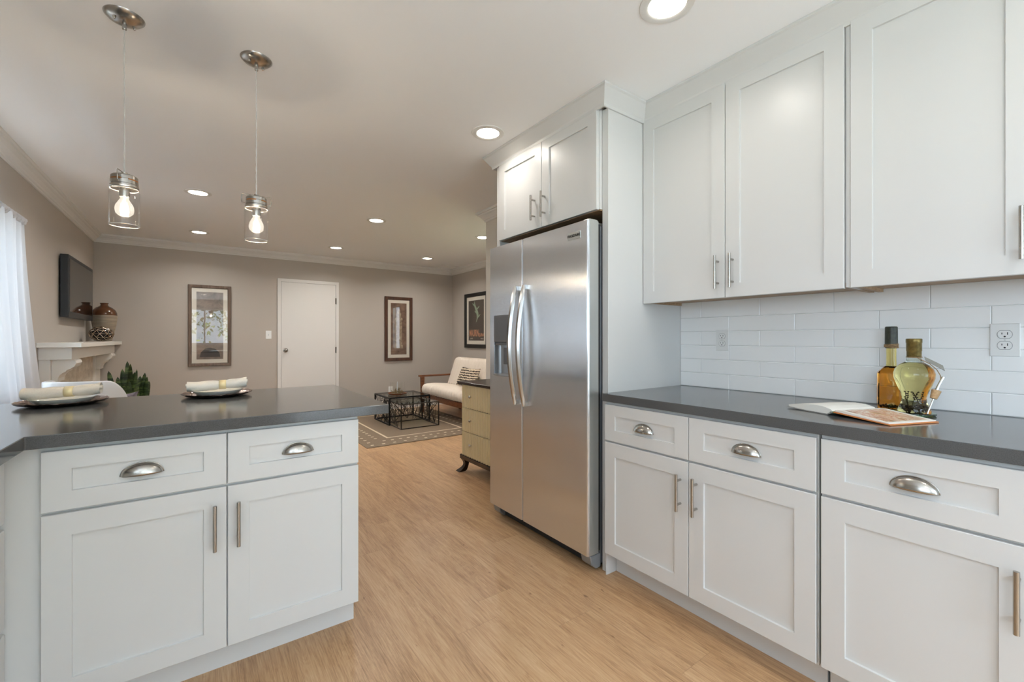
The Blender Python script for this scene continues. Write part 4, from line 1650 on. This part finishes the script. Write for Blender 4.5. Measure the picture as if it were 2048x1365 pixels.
def pillow(bm, c, u, v, w, hu, hv, th, corner=0.0):
    c, u, v, w = Vector(c), Vector(u).normalized(), Vector(v).normalized(), Vector(w).normalized()
    n = 14
    for sg in (1, -1):
        def fn(s, q):
            a, b_ = 2 * s - 1, 2 * q - 1
            pin = 1 - 0.10 * (1 - abs(a) ** 2.5) * abs(b_) ** 3 if True else 1
            pin2 = 1 - 0.10 * (1 - abs(b_) ** 2.5) * abs(a) ** 3
            h = th * max(0.0, (1 - a ** 4) * (1 - b_ ** 4)) ** 0.5
            return c + u * a * hu * pin2 + v * b_ * hv * pin + w * sg * h
        surf(bm, fn, n, n)
    bmesh.ops.remove_doubles(bm, verts=bm.verts, dist=0.0008)


FUR = speckled('silver plum velvet', (74, 62, 70), (176, 166, 174), 9, 0.45, (1, 1, 2.5), 0.5)
bm = B()
pillow(bm, (-0.448, 4.00, 0.655), (0.95, -0.3, 0.0), (0.05, 0.0, 1.0), (0.3, 0.95, 0.0), 0.10, 0.165, 0.045)
for v_ in bm.verts:
    v_.co += Vector((0.006 * math.sin(31 * v_.co.z + 11 * v_.co.y), 0.005 * math.sin(41 * v_.co.z), 0.006 * math.sin(37 * v_.co.y)))
o = base_at(obj('throw_pillow', bm, FUR, smooth=True), (-0.448, 4.00, 0.494))
tag(o, 'crumpled silver plum throw pillow in the white armchair', 'pillow')

# ------------------------------------------------------------------ snake plant
px_, py_ = -0.575, 5.02
px_, py_ = -0.590, 5.92
t = thing('snake_plant', 'dark green snake plant in a pot beside the fireplace', 'plant', (px_, py_, 0.0))
POT = mat('grey clay pot', (140, 134, 128), 0.6)
bm = B()
lathe(bm, [(0.0, 0.0), (0.10, 0.0), (0.108, 0.01), (0.135, 0.26), (0.142, 0.265), (0.142, 0.285), (0.128, 0.285), (0.122, 0.25), (0.0, 0.25)], (px_, py_, 0.0), 32)
obj('pot', bm, POT, t, smooth=True)
SNAKE = mat('snake plant leaf', (46, 66, 34), 0.4)
wv = nn(SNAKE, 'ShaderNodeTexNoise')
wv.inputs['Scale'].default_value = 3.0
wv.inputs['Detail'].default_value = 5.0
wv.inputs['Distortion'].default_value = 1.0
ln(SNAKE, coord(SNAKE, (3, 3, 14)), wv.inputs['Vector'])
ln(SNAKE, ramp(SNAKE, wv.outputs['Fac'], [(0.35, (26, 42, 20)), (0.5, (44, 64, 32)), (0.66, (92, 112, 64))]), bsdf(SNAKE).inputs['Base Color'])
rnd = random.Random(11)
tips = [(-0.155, 0.00, 0.86), (-0.085, -0.02, 0.80), (-0.055, 0.03, 0.875), (-0.035, -0.05, 0.72), (-0.015, 0.02, 0.955), (0.012, -0.02, 0.93), (0.005, -0.07, 0.76), (0.04, 0.04, 0.84), (0.062, -0.01, 0.87), (0.085, 0.03, 0.80),
        (0.10, -0.04, 0.74), (0.125, 0.0, 0.83), (0.145, -0.03, 0.79), (-0.10, 0.05, 0.76), (0.155, 0.04, 0.74), (-0.06, -0.07, 0.70), (0.07, -0.08, 0.72)]
for (dx, dy, h) in tips:
    bm = B()
    rings = []
    b0 = Vector((px_ + dx * 0.45, py_ + dy * 0.7, 0.245))
    tp_ = Vector((px_ + dx, py_ + dy, h))
    fa = rnd.uniform(-0.6, 0.6)
    wv_ = Vector((math.cos(fa), math.sin(fa), 0))
    nv_ = Vector((-math.sin(fa), math.cos(fa), 0))
    N = 24
    tw_ = rnd.uniform(-0.5, 0.5)
    for i in range(N + 1):
        s = i / N
        c_ = b0.lerp(tp_, s) + nv_ * 0.012 * math.sin(PI * s)
        w = 0.029 * min(1.0, 0.65 + 0.6 * s) * math.sqrt(max(0.0, 1 - s ** 5)) + 0.0006
        wd = wv_ * math.cos(tw_ * s) + nv_ * math.sin(tw_ * s)
        nd = nv_ * math.cos(tw_ * s) - wv_ * math.sin(tw_ * s)
        rings.append([c_ - wd * w, c_ - nd * w * 0.30, c_ + wd * w, c_ - nd * w * 0.30 + nd * 0.003])
    ringface(bm, rings)
    obj('leaf', bm, SNAKE, t, smooth=True)

# ------------------------------------------------------------------ rug
RUGM = speckled('brown woven rug', (112, 96, 78), (136, 118, 98), 190, 0.95, bmp=0.5)
RUGL = speckled('cream woven border', (196, 178, 150), (212, 196, 170), 190, 0.95)
RX0, RX1, RY0, RY1 = 1.462, 3.16, 4.715, 7.0
t = thing('area_rug', 'brown woven area rug with a cream border line under the coffee tables', 'rug', ((RX0 + RX1) / 2, (RY0 + RY1) / 2, 0))
boxobj('rug_field', (RX0, RX1, RY0, RY1, 0.0005, 0.008), RUGM, t, 0.002)
bm = B()
i0 = 0.335
bw = 0.026
X0, X1, Y0, Y1 = RX0 + i0, RX1 - i0, RY0 + i0, RY1 - i0
for b_ in ((X0, X1, Y0, Y0 + bw), (X0, X1, Y1 - bw, Y1), (X0, X0 + bw, Y0 + bw, Y1 - bw), (X1 - bw, X1, Y0 + bw, Y1 - bw)):
    box(bm, *b_, 0.0075, 0.0092)
obj('border_line', bm, RUGL, t)
bm = B()
def dots(x, y, s=0.017):
    box(bm, x - s, x + s, y - s * 0.8, y + s * 0.8, 0.0075, 0.0090)
for r_ in range(2):
    o_ = 0.085 + 0.13 * r_
    nx = 13
    for i in range(nx):
        x = RX0 + o_ + (RX1 - RX0 - 2 * o_) * (i + 0.5 * r_) / (nx - 1 + r_)
        dots(x, RY0 + o_)
        dots(x, RY1 - o_)
    ny = 17
    for i in range(1, ny - 1):
        y = RY0 + o_ + (RY1 - RY0 - 2 * o_) * (i + 0.5 * r_) / (ny - 1 + r_)
        dots(RX0 + o_, y)
        dots(RX1 - o_, y)
obj('border_dots', bm, RUGL, t)

# ------------------------------------------------------------------ nesting coffee tables
IRON = mat('black iron', (26, 26, 27), 0.45, 0.6)
IRON2 = mat('dark bronze iron', (66, 60, 54), 0.45, 0.7)
TGLASS = thin_glass('table glass', (238, 241, 238), refl=1.2)
CLEARCYL = thin_glass('hurricane glass', (252, 253, 252), refl=1.2)


def nest_table(label, x0, x1, y0, y1, h, m, w, seed_):
    t = thing('coffee_table', label, 'coffee table', ((x0 + x1) / 2, (y0 + y1) / 2, 0.0085), 'nesting glass coffee tables')
    z0 = 0.0088
    for x in (x0, x1):
        for y in (y0, y1):
            bm = B()
            bar(bm, (x, y, z0), (x, y, h - w / 2), w)
            obj('leg', bm, m, t)
    bm = B()
    for a, b_ in (((x0, y0), (x1, y0)), ((x1, y0), (x1, y1)), ((x1, y1), (x0, y1)), ((x0, y1), (x0, y0))):
        bar(bm, (*a, h - w / 2), (*b_, h - w / 2), w)
    obj('top_frame', bm, m, t)
    bm = B()
    for a, b_ in (((x0, y0), (x1, y0)), ((x1, y0), (x1, y1)), ((x1, y1), (x0, y1)), ((x0, y1), (x0, y0))):
        if not (a[1] == y0 and b_[1] == y0 and w > 0.015):
            bar(bm, (*a, z0 + w / 2), (*b_, z0 + w / 2), w)
    obj('bottom_frame', bm, m, t)
    rnd = random.Random(seed_)
    for (P, Q) in (((x0, y0), (x0, y1)), ((x1, y0), (x1, y1)), ((x0, y1), (x1, y1))):
        bm = B()
        zb, zt_ = z0 + w, h - w
        for hub in range(3):
            hs, hz = rnd.uniform(0.08, 0.92), zb + (zt_ - zb) * rnd.choice((0.02, 0.98, 0.1, 0.9))
            for k_ in range(9):
                es, ez = rnd.uniform(0.02, 0.98), zb + (zt_ - zb) * rnd.uniform(0.0, 1.0)
                if rnd.random() < 0.6:
                    ez = zt_ if hz < (zb + zt_) / 2 else zb
                A_ = (P[0] + (Q[0] - P[0]) * hs, P[1] + (Q[1] - P[1]) * hs, hz)
                E_ = (P[0] + (Q[0] - P[0]) * es, P[1] + (Q[1] - P[1]) * es, ez)
                if (Vector(A_) - Vector(E_)).length > 0.05:
                    bar(bm, A_, E_, 0.0036)
        obj('side_lattice', bm, m, t)
    bm = B()
    box(bm, x0 + w * 0.5, x1 - w * 0.5, y0 + w * 0.5, y1 - w * 0.5, h - w * 0.7, h - 0.001)
    obj('glass_top', bm, TGLASS, t)
    return t


nest_table('taller black iron coffee table with glass top holding the hurricane glasses', 2.085, 2.67, 5.745, 6.335, 0.387, IRON, 0.019, 4)
nest_table('lower bronze iron coffee table nested in front of the black one', 2.112, 2.643, 5.395, 5.93, 0.336, IRON2, 0.012, 9)

# tray with hurricane glass and dried flowers
tz = 0.3875
trc = (2.30, 6.02)
t = thing('wooden_tray', 'round brown wooden tray on the taller coffee table', 'tray', (*trc, tz))
bm = B()
lathe(bm, [(0.0, 0.001), (0.11, 0.001), (0.128, 0.008), (0.133, 0.022), (0.127, 0.022), (0.118, 0.010), (0.0, 0.008)], (*trc, tz), 40)
obj('dish', bm, WALNUT, t, smooth=True)
t = thing('hurricane_glass', 'clear glass hurricane cylinder on the wooden tray', 'glass', (*trc, tz + 0.0085))
bm = B()
lathe(bm, [(0.0, 0.0008), (0.088, 0.0008), (0.095, 0.006), (0.1, 0.165)], (*trc, tz + 0.0085), 40)
obj('cylinder', bm, CLEARCYL, t, smooth=True)
DRIED = speckled('dried botanicals', (70, 54, 36), (176, 158, 122), 70, 0.9)
bm = B()
rnd = random.Random(21)
for i in range(90):
    a, rr = rnd.uniform(0, 2 * PI), rnd.uniform(0.0, 0.07)
    p0 = Vector((trc[0] + rr * math.cos(a), trc[1] + rr * math.sin(a), tz + 0.014))
    p1 = p0 + Vector((rnd.uniform(-0.03, 0.03), rnd.uniform(-0.03, 0.03), rnd.uniform(0.02, 0.085) * (1 - rr * 7)))
    tube(bm, [p0, p1], [0.003, 0.0015], 5)
    if i % 2:
        bmesh.ops.create_icosphere(bm, subdivisions=1, radius=rnd.uniform(0.004, 0.009), matrix=Matrix.Translation(p1))
o = base_at(obj('dried_flowers', bm, DRIED), (*trc, tz + 0.013))
tag(o, 'heap of dried brown botanicals inside the hurricane glass', 'dried flowers', kind='stuff')
CANDLE = mat('silver candle', (196, 204, 210), 0.3)
bm = B()
lathe(bm, [(0.0, 0.0), (0.010, 0.0), (0.010, 0.13), (0.004, 0.17), (0.0, 0.172)], (*trc, tz + 0.0130), 16)
o = base_at(obj('taper_candle', bm, CANDLE, smooth=True), (*trc, tz + 0.013))
tag(o, 'slim pale candle standing in the hurricane glass', 'candle')

# ------------------------------------------------------------------ sofa
CREAM = mat('cream channelled fabric', (226, 214, 200), 0.85)
wv = nn(CREAM, 'ShaderNodeTexNoise')
wv.inputs['Scale'].default_value = 60
ln(CREAM, coord(CREAM), wv.inputs['Vector'])
bump(CREAM, wv.outputs['Fac'], 0.3, 0.002)
SY0, SY1 = 4.62, 6.44
t = thing('sofa', 'cream channel-tufted sofa with walnut arms against the right wall', 'sofa', (3.2, (SY0 + SY1) / 2, 0))
def seatf(s, q):
    # q round the cross-section, s along Y with shallow channels
    y = SY0 + (SY1 - SY0) * s
    P = [(2.865, 0.325), (2.845, 0.36), (2.845, 0.42), (2.875, 0.462), (2.95, 0.475), (3.2, 0.462), (3.42, 0.445), (3.45, 0.40), (3.45, 0.33), (3.1, 0.318)]
    n = len(P)
    f_ = q * n
    i = int(f_) % n
    r_ = f_ - int(f_)
    a, b_ = P[i], P[(i + 1) % n]
    return (a[0] + (b_[0] - a[0]) * r_, y, a[1] + (b_[1] - a[1]) * r_)
def cushion(bm, P, n_ch, depth, inner):
    """cross-section P in XZ swept along Y with channel grooves"""
    N = n_ch * 6
    cx0 = sum(p[0] for p in P) / len(P)
    cz0 = sum(p[1] for p in P) / len(P)
    rings = []
    for i in range(N + 1):
        s = i / N
        y = SY0 + (SY1 - SY0) * s
        g_ = 1 - depth * (abs(math.cos(PI * s * n_ch)) ** 3)
        e = min(s, 1 - s) * (SY1 - SY0)
        k_ = 1.0 if e > 0.04 else 0.86 + 0.14 * math.sqrt(max(0, 1 - (1 - e / 0.04) ** 2))
        rings.append([(cx0 + (x - cx0) * g_ * k_, y, cz0 + (z - cz0) * g_ * k_) for x, z in P])
    ringface(bm, rings)
bm = B()
cushion(bm, [(2.87, 0.322), (2.848, 0.345), (2.843, 0.39), (2.852, 0.432), (2.88, 0.462), (2.93, 0.476), (3.05, 0.478), (3.25, 0.462), (3.42, 0.445), (3.45, 0.42), (3.45, 0.34), (3.42, 0.318), (3.1, 0.315)], 22, 0.09, 0)
obj('seat_cushion', bm, CREAM, t, smooth=True)
bm = B()
cushion(bm, [(3.30, 0.445), (3.335, 0.54), (3.41, 0.76), (3.435, 0.84), (3.46, 0.872), (3.50, 0.885), (3.55, 0.88), (3.58, 0.84), (3.57, 0.78), (3.47, 0.46), (3.44, 0.43)], 22, 0.09, 0)
obj('back_cushion', bm, CREAM, t, smooth=True)
bm = B()
box(bm, 2.88, 2.915, SY0, SY1, 0.235, 0.312)
box(bm, 3.45, 3.49, SY0, SY1, 0.235, 0.312)
box(bm, 2.915, 3.45, SY0, SY0 + 0.05, 0.255, 0.312)
box(bm, 2.915, 3.45, SY1 - 0.05, SY1, 0.255, 0.312)
obj('frame', bm, WALNUT, t, 0.004)
for y in (SY0 - 0.045, SY1 + 0.012):
    bm = B()
    box(bm, 2.825, 3.56, y, y + 0.05, 0.578, 0.606)
    arm = obj('armrest', bm, WALNUT, t, 0.008)
    bm = B()
    prism(bm, [(2.855, 0.578), (2.92, 0.578), (2.905, 0.0085), (2.87, 0.0085)], lambda a, b_, c_: (a, c_, b_), y + 0.008, y + 0.042)
    obj('leg', bm, WALNUT, t, 0.003)
    bm = B()
    prism(bm, [(3.47, 0.578), (3.53, 0.578), (3.585, 0.0), (3.55, 0.0)], lambda a, b_, c_: (a, c_, b_), y + 0.008, y + 0.042)
    obj('leg', bm, WALNUT, t, 0.003)
PILLOWM = mat('black and cream woven stripe', (200, 184, 160), 0.9)
wv = nn(PILLOWM, 'ShaderNodeTexWave', wave_type='BANDS', bands_direction='Z')
wv.inputs['Scale'].default_value = 9
wv.inputs['Distortion'].default_value = 3.5
wv.inputs['Detail'].default_value = 3
wv.inputs['Detail Scale'].default_value = 3
ln(PILLOWM, coord(PILLOWM), wv.inputs['Vector'])
ln(PILLOWM, ramp(PILLOWM, wv.outputs['Fac'], [(0.25, (52, 44, 40)), (0.42, (168, 148, 124)), (0.7, (214, 198, 174))]), bsdf(PILLOWM).inputs['Base Color'])
bm = B()
pillow(bm, (3.255, 5.66, 0.612), (0, -1, 0), (0.42, 0, 1), (1, 0, -0.42), 0.27, 0.15, 0.055)
o = base_at(obj('throw_pillow', bm, PILLOWM, smooth=True), (3.22, 5.66, 0.465))
tag(o, 'lumbar pillow with wavy dark and cream stripes on the sofa', 'pillow')

# ------------------------------------------------------------------ dresser beyond the refrigerator
GOLDP = mat('antique champagne lacquer', (212, 196, 156), 0.36, 0.1)
CRYSTAL = mat('crystal knob', (225, 225, 225), 0.06, 0.9)
DX, DY0, DY1 = 1.90, 2.62, 3.405
t = thing('dresser', 'dark wood dresser with three fluted champagne drawers beyond the refrigerator', 'dresser', (2.1, 3.0, 0))
boxobj('top', (DX - 0.028, XR1 - 0.02, DY0 - 0.04, DY1 + 0.045, 0.784, 0.808), ESPRESSO, t, 0.004)
boxobj('carcass', (DX + 0.008, XR1 - 0.03, DY0 - 0.008, DY1 + 0.008, 0.155, 0.784), ESPRESSO, t)
bm = B()
box(bm, DX - 0.012, XR1 - 0.03, DY0 - 0.02, DY1 + 0.028, 0.118, 0.158)
obj('base_moulding', bm, ESPRESSO, t, 0.006)
for z0, z1 in ((0.162, 0.370), (0.376, 0.577), (0.583, 0.781)):
    bm = B()
    n_fl = 20
    poly = []
    N = n_fl * 6
    for i in range(N + 1):
        s = i / N
        poly.append((DX + 0.0076 - 0.021 * abs(math.sin(PI * s * n_fl)) ** 0.7, DY0 + 0.003 + (DY1 - DY0 - 0.006) * s))
    poly += [(DX + 0.0078, DY1 - 0.003), (DX + 0.0078, DY0 + 0.003)]
    poly = [poly[0]] + poly[1:N] + poly[N:]
    ringface(bm, [[(x, y, z) for x, y in poly] for z in (z0, z1)])
    dr = obj('drawer_front', bm, GOLDP, t, smooth=False)
    for yk in (3.228, DY0 + 0.177):
        bm = B()
        lathe(bm, [(0.0, 0.034), (0.008, 0.033), (0.0135, 0.026), (0.0125, 0.019), (0.006, 0.014), (0.005, 0.006), (0.011, 0.003), (0.011, 0.0)], (0, 0, 0), 12)
        bmesh.ops.rotate(bm, verts=bm.verts, matrix=Matrix.Rotation(R(-90), 3, 'Y'))
        bmesh.ops.translate(bm, verts=bm.verts, vec=(DX - 0.005, yk, (z0 + z1) / 2 + 0.005))
        obj('knob', bm, CRYSTAL, dr)
for y, sg in ((DY1 + 0.005, 1), (DY0 + 0.005, -1)):
    for x, sx_ in ((DX + 0.03, -1), (XR1 - 0.09, 1)):
        bm = B()
        rings = []
        for i in range(10):
            s = i / 9
            z = 0.118 * (1 - s)
            k_ = 0.030 * (s ** 2.2) - 0.012 * math.sin(PI * s)
            w = 0.030 * (1 - 0.45 * math.sin(PI * min(s * 1.1, 1)) ) + 0.002
            c_ = (x + sx_ * k_, y + sg * k_)
            rings.append([(c_[0] - w, c_[1] - w, z), (c_[0] + w, c_[1] - w, z), (c_[0] + w, c_[1] + w, z), (c_[0] - w, c_[1] + w, z)])
        ringface(bm, rings)
        obj('leg', bm, ESPRESSO, t, smooth=True)

# ------------------------------------------------------------------ garden outside the windows
LAWN = speckled('lawn grass', (104, 112, 78), (142, 148, 110), 3, 0.95)
bm = B()
box(bm, -16, 20, -22, 20, -0.6, -0.5)
struct(obj('ground', bm, LAWN))
PAVE = speckled('pale bounce concrete', (186, 186, 184), (206, 205, 202), 3, 0.9)
bm = B()
box(bm, -4.5, 6.5, -8.5, -2.96, -0.5, -0.06)
box(bm, -5.0, -1.19, -2.96, 7.5, -0.5, -0.06)
struct(obj('floor_bounce', bm, PAVE))  # unseen paving added to bounce sunlight up into the room
LEAF = speckled('tree leaves', (96, 120, 62), (168, 184, 116), 1.3, 0.7)
BARK = speckled('tree bark', (84, 68, 54), (116, 98, 80), 8, 0.9)


def tree(name, loc, h, r_, n, label, seed_):
    t = thing(name, label, 'tree', loc, 'garden trees seen only by reflection')
    rnd = random.Random(seed_)
    bm = B()
    tube(bm, [(0, 0, -0.02), (0.05, 0.03, h * 0.35), (0.0, 0.05, h * 0.7)], [0.14, 0.1, 0.05], 10)
    for k_ in range(7):
        a = k_ * 0.9
        tube(bm, [(0.02, 0.03, h * (0.3 + 0.05 * k_)), (r_ * 0.55 * math.cos(a), r_ * 0.55 * math.sin(a), h * (0.5 + 0.06 * k_))], [0.05, 0.015], 6)
    obj('trunk', bm, BARK, t, smooth=True, local=True)
    bm = B()
    for i in range(n):
        while True:
            p = Vector((rnd.uniform(-1, 1), rnd.uniform(-1, 1), rnd.uniform(-1, 1)))
            if 0.25 < p.length < 1:
                break
        lump = 1 + 0.22 * math.sin(5 * p.x + 3 * p.z) + 0.18 * math.sin(7 * p.y)
        c_ = Vector((p.x * r_ * lump, p.y * r_ * lump, h * 0.66 + p.z * h * 0.38 * lump))
        s = rnd.uniform(0.07, 0.16)
        u_ = Vector((rnd.uniform(-1, 1), rnd.uniform(-1, 1), rnd.uniform(-1, 1))).normalized()
        w_ = u_.orthogonal().normalized()
        bm.faces.new([bm.verts.new(c_ + u_ * s), bm.verts.new(c_ + w_ * s * 0.5), bm.verts.new(c_ - u_ * s), bm.verts.new(c_ - w_ * s * 0.5)])
    obj('foliage', bm, LEAF, t, local=True)
    return t


tree('garden_tree', (1.6, -12.5, -0.5), 6.2, 2.1, 1500, 'loose leafy tree beyond the window behind the camera', 1)
tree('garden_tree', (6.9, -15.5, -0.5), 5.0, 2.2, 1300, 'bushy tree farther right beyond the back window', 2)
tree('garden_tree', (-4.0, -14.0, -0.5), 4.2, 2.0, 1100, 'bushy tree farther left beyond the back window', 3)
tree('garden_tree', (9.0, 2.0, -0.5), 4.6, 1.8, 1000, 'tree outside the living room side window', 1.6)
